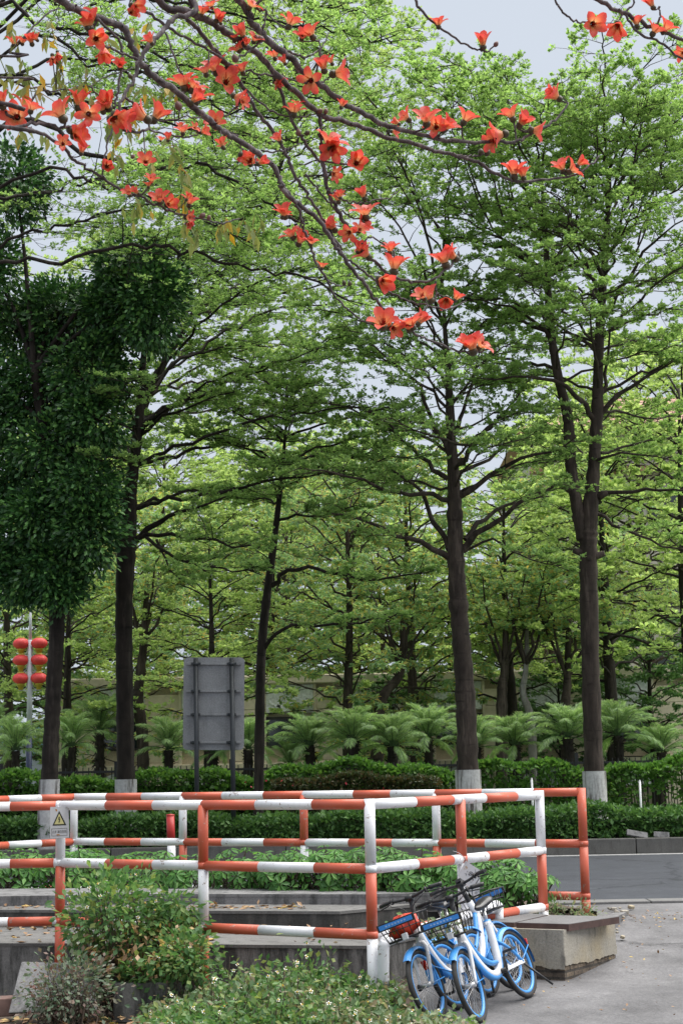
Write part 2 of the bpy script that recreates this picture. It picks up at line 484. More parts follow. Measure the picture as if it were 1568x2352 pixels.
b = MB(); b.box((0, 129.33, 0.13), (600, 200, 0.27))
o = b.build('planting_bed', simple('thin_grass', (0.12, 0.17, 0.07), 0.95, 0, 0.35, 5)); o['kind'] = 'structure'
BED = 0.265

# ------------------------------------------------------------------ railings
RZ = (1.340, 0.780, 0.215)      # heights of the three rails
RR = 0.046
def solve_t(A, B, px):
    lo, hi = -0.3, 1.3
    f = lambda t: proj(A + (B - A) * t)[0] - px
    s = np.sign(f(hi))
    for _ in range(40):
        m = (lo + hi) / 2
        if f(m) * s > 0: hi = m
        else: lo = m
    return (lo + hi) / 2
def banded_rail(parent, A, B, breaks, first, r=RR, ends=True):
    """one rail from A to B; breaks are sheet x positions where the paint changes"""
    ts = [0.0] + [min(0.999, max(0.001, solve_t(A, B, x))) for x in breaks] + [1.0]
    b = MB(); c = first
    for t0, t1 in zip(ts[:-1], ts[1:]):
        if t1 - t0 > 1e-4:
            b.tube([A + (B - A) * t0, A + (B - A) * t1], r, 16, c, cap=True)
        c = 1 - c
    return b.build('rail', [M['white'], M['red']], parent)
def banded_post(parent, x, y, z0, cols, r=RR * 1.06, ztop=RZ[0] + 0.048):
    zs = [ztop, RZ[1], RZ[2], z0]
    b = MB()
    for k in range(3):
        b.tube([(x, y, zs[k + 1]), (x, y, zs[k])], r, 16, cols[k])
    for z in RZ[1:]:
        b.tube([(x, y, z - 0.030), (x, y, z + 0.030)], r + 0.004, 16, cols[0] if z == RZ[1] else cols[1])
    return b.build('post', [M['white'], M['red']], parent)
W_, R_ = 0, 1
P0 = at(851, 1985, 14.5)[:2]; P1 = at(467, 1985, 15.42)[:2]; P2 = at(139, 1985, 16.35)[:2]; P3 = P2 - np.array([2.3, 0.0])
Q2 = at(1242, 1950, 16.9)[:2]; Q1 = P0 + (Q2 - P0) * 0.496
def v3(p, z): return np.array([p[0], p[1], z])
fr = thing('pipe_railing', 'front run of red and white banded pipe railing, nearest the camera beside the bicycles', 'railing', v3(P0, -0.5), 'pipe railings')
def run(parent, A, B, tables, firsts):
    for z, t, f in zip(RZ, tables, firsts):
        if t is not None:
            banded_rail(parent, v3(A, z), v3(B, z), t, f)
run(fr, P3, P2, [[25, 130], [25, 125], [20, 122]], [W_, W_, W_])
run(fr, P2, P1, [[247, 355], [247, 355], [247, 375]], [W_, W_, R_])
run(fr, P1, P0, [[590, 720], [597, 725], [597, 725]], [R_, R_, R_])
run(fr, P0, Q1, [[949, 1035], [954, 1035], [952, 1030]], [W_, W_, W_])
run(fr, Q1, Q2, [[1109, 1181], [1115, 1186], [1110, 1184]], [W_, W_, W_])
banded_post(fr, *P0, -0.55, (W_, R_, W_))
banded_post(fr, *P1, -0.5, (R_, W_, R_), ztop=RZ[0])
banded_post(fr, *P2, -0.3, (W_, R_, R_), ztop=RZ[0])
banded_post(fr, *P3, -0.3, (R_, W_, R_), ztop=RZ[0])
banded_post(fr, *Q1, -0.1, (R_, W_, W_), ztop=RZ[0])
banded_post(fr, *Q2, 0.0, (W_, R_, W_))
F0 = at(1339, 1940, 18.1)[:2]; F1 = at(170, 1935, 21.0)[:2]
def far_pt(px):
    A, B = v3(F0, 1.3), v3(F1, 1.3)
    t = solve_t(A, B, px)
    return F0 + (F1 - F0) * t
F2 = at(-60, 1935, 20.0)[:2]
bk = thing('pipe_railing', 'back run of red and white banded pipe railing, behind the shrubs and beside the road', 'railing', v3(F0, 0), 'pipe railings')
fp = [F1, far_pt(420), far_pt(697), far_pt(1000), F0]
run(bk, F2, F1, [[18, 93], [18, 93], [18, 92]], [R_, R_, R_])
run(bk, fp[0], fp[1], [[247, 328], [243, 327], [250, 335]], [W_, W_, W_])
run(bk, fp[1], fp[2], [[512, 607], [512, 608], [515, 640]], [R_, R_, W_])
run(bk, fp[2], fp[3], [[813, 898], [802, 902], [800, 900]], [W_, W_, W_])
run(bk, fp[3], fp[4], [[1108, 1226], [1115, 1230], [1117, 1236]], [R_, R_, R_])
for p, c in zip(fp, [(W_, W_, R_), (W_, R_, R_), (R_, W_, W_), (W_, R_, R_), (R_, R_, R_)]):
    banded_post(bk, *p, -0.02, c, ztop=RZ[0] + (0.045 if p is F0 else 0))
banded_post(bk, *F2, -0.02, (R_, W_, R_), ztop=RZ[0])

# white plate hanging from the wire on the railing, warning sign on the left post, lower white pipe
def text_mesh(body, size, M4, mat_i, mb):
    c = bpy.data.curves.new('lettering', 'FONT'); c.body = body; c.size = size; c.align_x = 'CENTER'; c.align_y = 'CENTER'
    o = bpy.data.objects.new('lettering', c); COL.objects.link(o)
    me = bpy.data.meshes.new_from_object(o.evaluated_get(bpy.context.evaluated_depsgraph_get()))
    v = np.zeros(len(me.vertices) * 3); me.vertices.foreach_get('co', v); v = v.reshape(-1, 3)
    v = (np.asarray(M4)[:3, :3] @ v.T).T + np.asarray(M4)[:3, 3]
    base = mb.n
    for k, p in enumerate(me.polygons):
        if k == 0: mb.add(v, [list(p.vertices)], mat_i)
        else:
            mb.f.append(np.array([list(p.vertices)]) + base); mb.m.append(np.array([mat_i])); mb.sm.append(np.array([False]))
    bpy.data.objects.remove(o); bpy.data.meshes.remove(me); bpy.data.curves.remove(c)
def frame_at(c, xdir, up):
    x = nrm(np.asarray(xdir, float)); u = np.asarray(up, float)
    n = nrm(np.cross(x, u)); u = np.cross(n, x)
    m = np.eye(4); m[:3, 0] = x; m[:3, 1] = u; m[:3, 2] = n; m[:3, 3] = c
    return m
def tf(m, pts):
    pts = np.asarray(pts, float)
    if pts.shape[1] == 2: pts = np.c_[pts, np.zeros(len(pts))]
    return (m[:3, :3] @ pts.T).T + m[:3, 3]
def plate(mb, m, outline, th, mat=0):
    n = len(outline)
    a = tf(m, np.c_[outline, np.full(n, 0.0)]); b_ = tf(m, np.c_[outline, np.full(n, -th)])
    i = np.arange(n); j = (i + 1) % n
    mb.add(np.vstack([a, b_]), np.stack([i, i + n, j + n, j], 1), mat)
    mb.poly(a, mat); mb.poly(b_[::-1], mat)
M['sign_white'] = paint('sign_white', (0.62, 0.62, 0.64), chip=(0.55, 0.30, 0.10), amount=0.70)
M['sign_black'] = simple('sign_black', (0.012, 0.012, 0.012), 0.5)
M['sign_yellow'] = simple('sign_yellow', (0.72, 0.66, 0.30), 0.5)
M['sign_grey'] = simple('sign_grey_ink', (0.10, 0.10, 0.11), 0.6)
M['rust'] = simple('rust_stain', (0.45, 0.20, 0.04), 0.9)
sx = np.array([1, 0.04, 0.02])
c0 = at(137, 1889, 16.27); 
ws = thing('warning_sign', 'small white high voltage warning sign with yellow triangle on the left railing post', 'sign', c0)
px2m = 16.27 / F
mf = frame_at(c0, sx, (0.03, -0.04, 1))
mb = MB(); w, h = 21.5 * px2m, 35.0 * px2m
plate(mb, mf, [(-w, -h), (w, -h), (w * 0.97, h), (-w * 0.93, h)], 0.004)
mb.build('plate', M['sign_white'], ws)
mb = MB()
mfo = lambda dz: mf @ np.array([[1, 0, 0, 0], [0, 1, 0, 0], [0, 0, 1, dz], [0, 0, 0, 1.0]])
tri = lambda s, cy_: [(-15.5 * s * px2m, (cy_ - 11.0 * s) * px2m), (15.5 * s * px2m, (cy_ - 11.0 * s) * px2m), (0, (cy_ + 21.5 * s) * px2m)]
mb.poly(tf(mfo(0.002), tri(1.0, 4.5)), 0)
mb.poly(tf(mfo(0.004), tri(0.72, 4.2)), 1)
u = px2m
bolt = [(-1.2, 14), (2.0, 14), (0.8, 8.5), (3.0, 8.5), (0.8, 1.2), (1.9, 1.2), (-0.6, -3.0), (-2.2, 1.6), (-1.0, 1.4), (-0.2, 6.0), (-2.6, 6.0)]
mb.poly(tf(mfo(0.006), np.array(bolt)[::-1] * u * 0.85 + np.array([0, 1.0 * u])), 0)
mb.build('warning_triangle', [M['sign_black'], M['sign_yellow']], ws)
mb = MB()
x0, x1, y0, y1 = -17.5 * u, 17.0 * u, -29.5 * u, -13.5 * u
for (ax, ay, bx, by) in ((x0, y0, x1, y0), (x0, y1, x1, y1), (x0, y0, x0, y1), (x1, y0, x1, y1)):
    d = 0.35 * u
    mb.poly(tf(mfo(0.0022), [(min(ax, bx) - d, min(ay, by) - d), (max(ax, bx) + d, min(ay, by) - d), (max(ax, bx) + d, max(ay, by) + d), (min(ax, bx) - d, max(ay, by) + d)]))
text_mesh('止步 高压危险', 5.6 * u, mfo(0.0026) @ np.array([[0.92, 0, 0, -0.3 * u], [0, 1.25, 0, -21.0 * u], [0, 0, 1, 0], [0, 0, 0, 1]]), 0, mb)
mb.build('lettering', M['sign_black'], ws)
mb = MB()
mb.poly(tf(mfo(0.0018), np.array([(-9, 30), (-5, 29.5), (-4, 26), (-6.5, 24.5), (-8, 27.5)])[::-1] * u))
mb.poly(tf(mfo(0.0032), np.array([(-7, -26), (0, -26.2), (0.5, -28.2), (-6, -28.4)])[::-1] * u))
mb.build('rust_mark', M['rust'], ws)

# hanging plate
hp = at(1079, 2019, 15.45)
u = 15.45 / F
tg = thing('hanging_plate', 'crumpled white plate with faded marks, wired to the right hand railing above the bicycles', 'sign', hp)
mh = frame_at(hp, (1, -0.12, 0), (0, 0.02, 1))
mb = MB()
out = np.array([(-9, 40), (24.5, 18), (21.5, 9), (22, -8), (20.5, -20), (20, -32), (13, -46), (-1, -33), (-14, -13), (-27, 8)])[::-1] * u
plate(mb, mh, out, 0.004)
mb.build('plate', M['sign_white'], tg, bevel=0.002)
mb = MB()
mho = lambda dz: mh @ np.array([[1, 0, 0, 0], [0, 1, 0, 0], [0, 0, 1, dz], [0, 0, 0, 1.0]])
def stroke(mb, m, pts, wd):
    pts = np.asarray(pts, float)
    for a, c in zip(pts[:-1], pts[1:]):
        d = nrm(c - a); s_ = np.array([-d[1], d[0]]) * wd / 2
        mb.poly(tf(m, [a - s_, c - s_, c + s_, a + s_]))
for k, (pts, wd) in enumerate([([(-2, 14), (2, 16), (6, 13), (7, 10)], 1.8), ([(-3, 10), (1, 12), (6, 8)], 2.6), ([(-4, 12), (-2, 8), (3, 8)], 1.4), ([(12, 21), (12.5, 12), (13, 5), (9, 3)], 0.9),
                ([(-12, 13), (-7, 9)], 0.8), ([(-8, 13), (-9, 7)], 0.8), ([(-6, 18), (-5, 15)], 1.2), ([(4, 2), (8, -3)], 2.0), ([(10, 6), (13, 1)], 1.6), ([(-2, -4), (2, -8), (6, -3)], 0.5)]):
    stroke(mb, mho(0.0015 + k * 0.0002), np.array(pts) * u, wd * u)
cs, sn = math.cos(0.85), math.sin(0.85)
text_mesh('提示', 6.5 * u, mho(0.004) @ np.array([[cs, -sn, 0, 15 * u], [sn, cs, 0, -28 * u], [0, 0, 1, 0], [0, 0, 0, 1.0]]), 0, mb)
mb.build('faded_marks', M['sign_grey'], tg)
mb = MB()
q = v3(Q1, RZ[1]); hole = tf(mh, [(-8 * u, 37 * u)])[0]
aa = np.linspace(0, 2 * PI, 13)[:-1]
mb.tube([q + np.array([0.06 * math.cos(t), 0.02 * math.sin(t) - 0.0, 0.066 * math.sin(t)]) for t in aa], 0.003, 5, closed=True)
mb.tube(catmull([q + np.array([0.02, -0.055, 0.03]), q + np.array([0.05, -0.06, -0.05]), hole + np.array([0, -0.01, 0.01]), hole + np.array([0, 0.008, -0.01])], 12), 0.0028, 5)
mb.tube(catmull([q + np.array([-0.09, -0.05, 0.08]), q + np.array([-0.03, -0.055, 0.06]), q + np.array([0.03, -0.058, 0.0])], 8), 0.003, 5)
mb.build('wire', simple('tie_wire', (0.45, 0.44, 0.45), 0.4, 0.7), tg)

# bent lower white pipe
pa = [at(880, 2262, 14.42), at(880, 2185, 14.42), at(884, 2166, 14.43), at(900, 2156, 14.50), at(1020, 2119, 15.25), at(1130, 2085, 16.0), at(1143, 2083, 16.1)]
lp = thing('bent_pipe', 'low bent white pipe along the foot of the railing behind the bicycles', 'pipe', pa[0])
mb = MB(); mb.tube(catmull(pa, 40), 0.052, 14); mb.build('pipe', M['white'], lp)
mb = MB(); d = nrm(pa[5] - pa[4]); mb.tube([pa[5], pa[5] + d * 0.09], 0.060, 14)
mb.tube([pa[6], pa[6] - np.array([0, 0, 0.2])], 0.05, 14); mb.build('elbow', M['white'], lp)

# ------------------------------------------------------------------ concrete plinths
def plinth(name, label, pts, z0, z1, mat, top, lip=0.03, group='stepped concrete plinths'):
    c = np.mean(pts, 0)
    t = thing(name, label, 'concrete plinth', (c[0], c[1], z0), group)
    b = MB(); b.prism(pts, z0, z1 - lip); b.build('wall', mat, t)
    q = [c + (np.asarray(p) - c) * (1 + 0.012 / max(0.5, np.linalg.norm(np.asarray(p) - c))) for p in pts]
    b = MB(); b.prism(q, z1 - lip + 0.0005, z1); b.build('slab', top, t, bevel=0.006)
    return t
def P2d(px, py, z):
    w_ = onz(px, py, z); return np.array([w_[0], w_[1]])
z1 = 0.0
tA = [P2d(-80, 2166, z1), P2d(300, 2167, z1), P2d(848, 2172, z1), P2d(1010, 2140, z1), P2d(1180, 2100, z1), P2d(1240, 2075, z1), P2d(700, 2080, z1), P2d(-80, 2080, z1)]
plinth('concrete_plinth', 'lowest and widest step of the stained concrete plinth, littered with dead leaves', tA, -0.55, z1, M['concrete'], M['concrete_top'])
z2 = 0.185
tB = [P2d(-80, 2089, z2), P2d(779, 2093, z2), P2d(900, 2082, z2), P2d(1120, 2058, z2), P2d(1130, 2040, z2), P2d(-80, 2040, z2)]
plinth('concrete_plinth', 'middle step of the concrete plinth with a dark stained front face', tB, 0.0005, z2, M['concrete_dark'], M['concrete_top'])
z3 = 0.295
tC = [P2d(-80, 2060, z3), P2d(160, 2056, z3), P2d(350, 2053, z3), P2d(850, 2054, z3), P2d(1060, 2048, z3), P2d(1070, 2034, z3), P2d(200, 2040, z3), P2d(-80, 2042, z3)]
plinth('concrete_plinth', 'topmost pale step of the concrete plinth in front of the shrubs', tC, z2 + 0.0005, z3, M['concrete_light'], M['concrete_light'])

# block with steel cover plates at the right
zt = 0.188
bl = [P2d(1105, 2133, zt - 0.06), P2d(1293, 2139, zt - 0.06), P2d(1412, 2115, zt - 0.06), P2d(1228, 2101, zt - 0.06)]
t = thing('concrete_block', 'low rendered concrete block with crumbling brick foot on the pavement by the bicycles', 'concrete block', (*np.mean(bl, 0), -0.4))
cbl = np.mean(bl, 0)
b = MB(); b.prism(bl, -0.17, zt - 0.05); b.build('rendered_wall', M['block'], t, bevel=0.012)
def brickmat():
    m, nt, n, l, p = newmat('crumbling_brick')
    br = n.new('ShaderNodeTexBrick'); br.inputs['Scale'].default_value = 1.0
    br.inputs['Color1'].default_value = (0.22, 0.17, 0.12, 1); br.inputs['Color2'].default_value = (0.14, 0.11, 0.085, 1); br.inputs['Mortar'].default_value = (0.07, 0.06, 0.05, 1)
    br.inputs['Brick Width'].default_value = 0.22; br.inputs['Row Height'].default_value = 0.06; br.inputs['Mortar Size'].default_value = 0.012
    g = n.new('ShaderNodeNewGeometry'); sp = n.new('ShaderNodeSeparateXYZ'); cb = n.new('ShaderNodeCombineXYZ'); ad = n.new('ShaderNodeMath'); ad.operation = 'ADD'
    l.new(g.outputs['Position'], sp.inputs[0]); l.new(sp.outputs['X'], ad.inputs[0]); l.new(sp.outputs['Y'], ad.inputs[1]); l.new(ad.outputs[0], cb.inputs['X']); l.new(sp.outputs['Z'], cb.inputs['Y'])
    l.new(cb.outputs[0], br.inputs['Vector'])
    ns = noise(nt, 9, 6, 0.7); r = ramp(nt, [(0.3, (0.4, 0.4, 0.4)), (0.7, (1.3, 1.3, 1.3))]); l.new(ns.outputs[0], r.inputs[0])
    mm = mix(nt, 1.0, br.outputs[0], r.outputs[0], 'MULTIPLY'); l.new(mm.outputs[0], p.inputs['Base Color'])
    p.inputs['Roughness'].default_value = 0.95
    bb = bump(nt, ns.outputs[0], 0.8, 0.04); l.new(bb.outputs[0], p.inputs['Normal'])
    return m
b = MB(); b.prism([cbl + (np.array(q) - cbl) * 0.98 for q in bl], -0.6, -0.1705); b.build('brick_foot', brickmat(), t)
b = MB()      # ragged lower edge of the render coat
for a_, c_ in ((bl[0], bl[1]), (bl[1], bl[2])):
    n_ = 40; e_ = nrm(c_ - a_); nn_ = np.array([e_[1], -e_[0]]) * 0.004
    zz_ = -0.178 - np.abs(np.cumsum(rng.normal(0, .012, n_ + 1)) * .6) % .075
    V_ = []
    for k in range(n_ + 1):
        p_ = a_ + (c_ - a_) * k / n_ + nn_
        V_ += [(p_[0], p_[1], -0.10), (p_[0], p_[1], zz_[k]), (*(p_ - e_ * 0 - nn_ * 8), zz_[k])]
    i_ = np.arange(n_)[:, None] * 3
    b.add(V_, np.concatenate([np.concatenate([i_, i_ + 1, i_ + 4, i_ + 3], 1), np.concatenate([i_ + 1, i_ + 2, i_ + 5, i_ + 4], 1)]))
b.build('broken_render', M['block'], t)
def cover(label, pts, z1_, th):
    c = np.mean(pts, 0)
    t = thing('steel_cover', label, 'steel cover', (*c, z1_ - th), 'steel cover plates')
    b = MB(); b.prism(pts, z1_ - th, z1_ - 0.004); b.build('rim', M['steel'], t, bevel=0.004)
    b = MB(); b.prism([c + (np.array(p) - c) * 0.985 for p in pts], z1_ - 0.0035, z1_); b.build('top_plate', M['cover_top'], t)
M['cover_top'] = concrete('dusty_plate', (0.165, 0.162, 0.164), stain=0.62)
cover('rust edged steel cover on the concrete block, nearer the pavement', [P2d(1184, 2119, zt), P2d(1305, 2122.5, zt), P2d(1421, 2105, zt), P2d(1264, 2101.5, zt)], zt, 0.065)
cover('second steel cover behind the bicycles, farther back beside the white pipe', [P2d(1112, 2117, zt - .005), P2d(1179, 2119, zt - .005), P2d(1258, 2101, zt - .005), P2d(1194, 2096, zt - .005)], zt - .005, 0.055)
# rubble and kerb stone at the far side of the block
b = MB()
for k in range(14):
    p_ = onz(1390 + random.uniform(0, 60), 2090 + random.uniform(0, 40), 0.0)
    s_ = random.uniform(0.02, 0.055)
    b.box((p_[0], p_[1], ground_z(p_[1]) + 0.03 + s_ * 0.2), (s_ * 1.6, s_, s_ * 0.8), 0, Matrix.Rotation(random.uniform(0, 3), 3, (0.3, 0.2, 1)))
tag(b.build('rubble', M['block'], bevel=0.012), 'broken concrete rubble at the right end of the steel cover', 'rubble', kind='stuff')
b = MB(); e0, e1 = onz(1420, 2122, 0.0), onz(1432, 2090, 0.05)
b.prism([(e0[0] - 0.14, e0[1] + .25), (e0[0] + 0.02, e0[1] + 0.30), (e1[0] + 0.02, e1[1] - .05), (e1[0] - 0.12, e1[1] - 0.1)], -0.25, 0.035)
tag(b.build('edge_stone', M['concrete_light'], bevel=0.03), 'worn concrete edge stone beside the rusty cover and the road', 'kerb stone')

# left foreground: low wall, leaning slab, strip of paving
b = MB(); y_ = 14.75
b.prism([(xat(262, y_), y_), (xat(442, y_), y_ - 0.02), (xat(442, y_), y_ + 0.3), (xat(255, y_), y_ + 0.3)], -0.52, -0.19)
tag(b.build('low_wall', M['concrete'], bevel=0.015), 'short mossy concrete wall under the big wild bush', 'wall')
lo0, lo1, hi0, hi1 = at(22, 2330, 14.75), at(225, 2322, 14.7), at(52, 2212, 15.15), at(215, 2216, 15.15)
b = MB(); nn = np.array([0, -0.05, 0.02]); v = np.array([lo0, lo1, hi1, hi0])
b.add(np.vstack([v, v + nn]), [[0, 1, 2, 3], [7, 6, 5, 4], [4, 5, 1, 0], [5, 6, 2, 1], [6, 7, 3, 2], [7, 4, 0, 3]])
tag(b.build('leaning_slab', M['concrete_light'], bevel=0.012), 'grey concrete slab leaning on the wall behind the bronze shrub', 'slab')
b = MB(); b.prism([(-4.2, 13.2), (-1.15, 13.0), (-1.25, 14.2), (-4.2, 14.5)], -0.53, -0.47)
o = b.build('path', M['concrete_top'], bevel=0.01); o['kind'] = 'structure'
b = MB(); c_ = at(5, 2300, 15.0); b.box((c_[0] - 0.05, c_[1], -0.40), (0.34, 0.2, 0.16), 0, Matrix.Rotation(0.2, 3, 'Z'))
tag(b.build('old_brick', simple('dull_brick', (0.16, 0.10, 0.085), 0.9, 0, 0.3), bevel=0.01), 'dull reddish block lying at the wall foot, left edge', 'block')
# ------------------------------------------------------------------ bicycles
M['bike_blue'] = simple('bike_blue', (0.060, 0.28, 0.66), 0.32, 0, 0.08, 5)
M['bike_white'] = simple('bike_white', (0.66, 0.67, 0.70), 0.35, 0, 0.08, 8)
M['bike_black'] = simple('bike_black', (0.018, 0.018, 0.020), 0.45, 0, 0.2, 8)
M['rubber'] = simple('tyre_rubber', (0.030, 0.029, 0.029), 0.85, 0, 0.3, 20)
M['chrome'] = simple('dull_chrome', (0.55, 0.55, 0.56), 0.35, 0.8)
M['saddle'] = simple('saddle_vinyl', (0.022, 0.022, 0.026), 0.33, 0, 0.15, 8, 0.6)
M['taillight'] = simple('red_reflector', (0.42, 0.012, 0.012), 0.2)
M['orange'] = simple('orange_reflector', (0.65, 0.20, 0.02), 0.3)
M['plate_blue'] = simple('blue_plastic', (0.045, 0.25, 0.70), 0.4, 0, 0.1, 20)
M['plate_mark'] = simple('worn_print', (0.30, 0.45, 0.72), 0.6)
M['plate_yellow'] = simple('yellow_print', (0.60, 0.52, 0.08), 0.6)
WR = 0.30
def rotz(v, pivot, axis, ang):
    R = np.array(Matrix.Rotation(ang, 3, Vector(axis)))
    return (np.asarray(v) - pivot) @ R.T + pivot
def make_bike(label, rear, front, lean, steer=0.0, plate_mark=None, display=False):
    rear = np.asarray(rear, float); fw = nrm(np.asarray(front, float) - rear)
    z0 = np.array([0, 0, 1.0]); z0 = nrm(z0 - fw * (z0 @ fw)); y0 = np.cross(z0, fw)
    up = math.cos(lean) * z0 - math.sin(lean) * y0
    lf = np.cross(up, fw)
    A = np.stack([fw, lf, up], 1)
    root = thing('bicycle', label, 'bicycle', rear, 'blue and white share bicycles')
    piv = np.array([0.865, 0, 0.64]); ax = nrm(np.array([-0.31, 0, 0.95]))
    def fin(mb, name, mats, parent, steered=False, bevel=0):
        out = []
        for v in mb.v:
            if steered and steer: v = rotz(v, piv, ax, steer)
            out.append(v @ A.T + rear)
        mb.v = out
        return mb.build(name, mats, parent, bevel)
    def wheel(cx, st):
        c = np.array([cx, 0, WR])
        a = np.linspace(0, 2 * PI, 49)[:-1]
        circ = lambda r, y=0: c + np.stack([r * np.cos(a), np.full_like(a, y), r * np.sin(a)], 1)
        b = MB()
        b.tube(circ(0.250), 0.016, 8, closed=True, ref=(0, 1, 0)); b.tube(circ(0.262), 0.013, 8, closed=True, ref=(0, 1, 0))
        wh = fin(b, 'wheel', M['bike_blue'], root, st)
        b = MB(); b.tube(circ(0.278), 0.023, 10, closed=True, ref=(0, 1, 0)); fin(b, 'tyre', M['rubber'], wh, st)
        b = MB(); k = np.arange(28)
        th = k * 2 * PI / 28; th2 = th + np.where(k % 2, 0.55, -0.55); sd = np.where((k // 2) % 2, 0.032, -0.032)
        b.sticks(c + np.stack([0.022 * np.cos(th2), sd, 0.022 * np.sin(th2)], 1), c + np.stack([0.245 * np.cos(th), 0 * th, 0.245 * np.sin(th)], 1), 0.0017, 0.0017)
        b.tube([c + [0, -0.055, 0], c + [0, 0.055, 0]], 0.020, 12)
        b.tube([c + [0, -0.075, 0], c + [0, -0.055, 0]], 0.030, 12, 1)
        fin(b, 'spokes', [M['chrome'], M['bike_black']], wh, st)
    wheel(0.0, False); wheel(1.03, True)
    def fender(cx, a0, a1, name, st):
        b = MB(); c = np.array([cx, 0, WR])
        a = np.linspace(a0, a1, 30); prof = [(-0.036, -0.016), (-0.026, 0.002), (0, 0.008), (0.026, 0.002), (0.036, -0.016)]
        V = []
        for t in a:
            for (y, dr) in prof: V.append(c + np.array([(0.320 + dr) * math.cos(t), y, (0.320 + dr) * math.sin(t)]))
        n = len(prof); i = np.repeat(np.arange(29), n - 1); j = np.tile(np.arange(n - 1), 29)
        b.add(V, np.stack([i * n + j, i * n + j + 1, (i + 1) * n + j + 1, (i + 1) * n + j], 1), 0, True)
        V2 = np.array(V) * 1.0; V2 = c + (V2 - c) * np.array([0.985, 1, 0.985])
        b.add(V2, np.stack([i * n + j, (i + 1) * n + j, (i + 1) * n + j + 1, i * n + j + 1], 1), 0, True)
        for s_ in (-1, 1):
            t = a[-6] if cx == 0 else a[-3]
            b.tube([c + [0.31 * math.cos(t), 0.035 * s_, 0.31 * math.sin(t)], c + [0, 0.05 * s_, 0]], 0.005, 6)
        return fin(b, name, M['bike_blue'], root, st)
    fender(0.0, math.radians(20), math.radians(188), 'fender', False)
    fender(1.03, math.radians(48), math.radians(188), 'fender', True)
    # frame: low step-through tube, white outside and blue inside
    path = [(0.835, 0, 0.72), (0.78, 0, 0.57), (0.69, 0, 0.41), (0.57, 0, 0.315), (0.44, 0, 0.30), (0.355, 0, 0.36), (0.305, 0, 0.48), (0.27, 0, 0.62), (0.25, 0, 0.72)]
    C = catmull(path, 40); T = nrm(np.gradient(C, axis=0)); Nn = np.stack([-T[:, 2], 0 * T[:, 0], T[:, 0]], 1)
    b = MB(); b.tube(C, 0.034, 14, 0)
    b.tube(C[3:37] + Nn[3:37] * -0.022 * -1, np.interp(np.arange(34), [0, 6, 26, 33], [0.014, 0.029, 0.030, 0.030]), 12, 1)
    b.tube([(0.79, 0, 0.845), (0.868, 0, 0.625)], 0.033, 14, 0)
    b.tube(catmull([(0.815, 0, 0.74), (0.66, 0, 0.50), (0.50, 0, 0.40), (0.37, 0, 0.38)], 16), 0.022, 10, 1)
    for s_ in (-1, 1):
        b.tube(catmull([(0.285, 0.02 * s_, 0.56), (0.15, 0.055 * s_, 0.45), (0, 0.062 * s_, WR)], 10), 0.013, 8, 1)
        dx = np.array([0.42, 0, 0.305]); e = np.array([-0.03, 0, WR])
        b.box((0.20, 0.062 * s_, 0.302), (0.44, 0.016, 0.055 if s_ < 0 else 0.03), 0)
    fin(b, 'frame', [M['bike_white'], M['bike_blue']], root)
    b = MB()
    b.tube([(0.845, 0, 0.625), (0.905, 0, 0.625)], 0.026, 10)
    for s_ in (-1, 1):
        b.tube(catmull([(0.885, 0.03 * s_, 0.635), (0.915, 0.062 * s_, 0.58), (0.975, 0.062 * s_, 0.43), (1.03, 0.060 * s_, WR)], 12), [0.020] * 4 + [0.017] * 4 + [0.013] * 4, 10)
    fin(b, 'fork', M['bike_white'], root, True)
    b = MB(); b.tube(catmull([(0.80, 0, 0.82), (0.775, 0, 0.90), (0.755, 0, 0.97), (0.76, 0, 1.01)], 10), [0.024] * 5 + [0.021] * 5, 10)
    b.tube([(0.762, -0.035, 1.01), (0.762, 0.035, 1.01)], 0.028, 10)
    if display:
        b.box((0.78, 0, 1.03), (0.09, 0.055, 0.03), 0, Matrix.Rotation(0.5, 3, 'Y')); b.box((0.775, 0, 1.047), (0.04, 0.035, 0.008), 1, Matrix.Rotation(0.5, 3, 'Y'))
    fin(b, 'stem', [M['bike_black'], M['plate_mark']], root, True)
    b = MB()
    for s_ in (-1, 1):
        h = catmull([(0.765, 0, 1.01), (0.775, 0.10 * s_, 1.02), (0.755, 0.20 * s_, 1.035), (0.715, 0.31 * s_, 1.03)], 16)
        b.tube(h, 0.0125, 8)
        b.tube(h[-6:], 0.0185, 10)
        b.tube(h[-8:-6] , 0.024, 10)
        b.tube(catmull([h[-7], h[-7] + np.array([0.035, 0.01 * s_, -0.02]), h[-3] + np.array([0.045, 0, -0.03]), h[-1] + np.array([0.04, 0.0, -0.035])], 8), 0.006, 6)
        b.tube(catmull([h[-8], h[-8] + np.array([0.07, 0, -0.03]), np.array([0.85, 0.04 * s_, 0.93]), np.array([0.845, 0.02 * s_, 0.80])], 12), 0.004, 5)
    fin(b, 'handlebar', M['bike_black'], root, True)
    # basket
    b = MB()
    x0_, x1_, ww, zt_, zb = 0.90, 1.17, 0.175, 0.875, 0.715
    rim = [(x0_, -ww, zt_), (x1_, -ww, zt_), (x1_, ww, zt_), (x0_, ww, zt_)]
    bot = [(x0_ + 0.02, -ww + 0.03, zb), (x1_ - 0.05, -ww + 0.03, zb), (x1_ - 0.05, ww - 0.03, zb), (x0_ + 0.02, ww - 0.03, zb)]
    for q in (rim, bot):
        for a_, c_ in zip(q, q[1:] + q[:1]): b.tube([a_, c_], 0.0075, 6)
    rim_, bot_ = np.array(rim), np.array(bot)
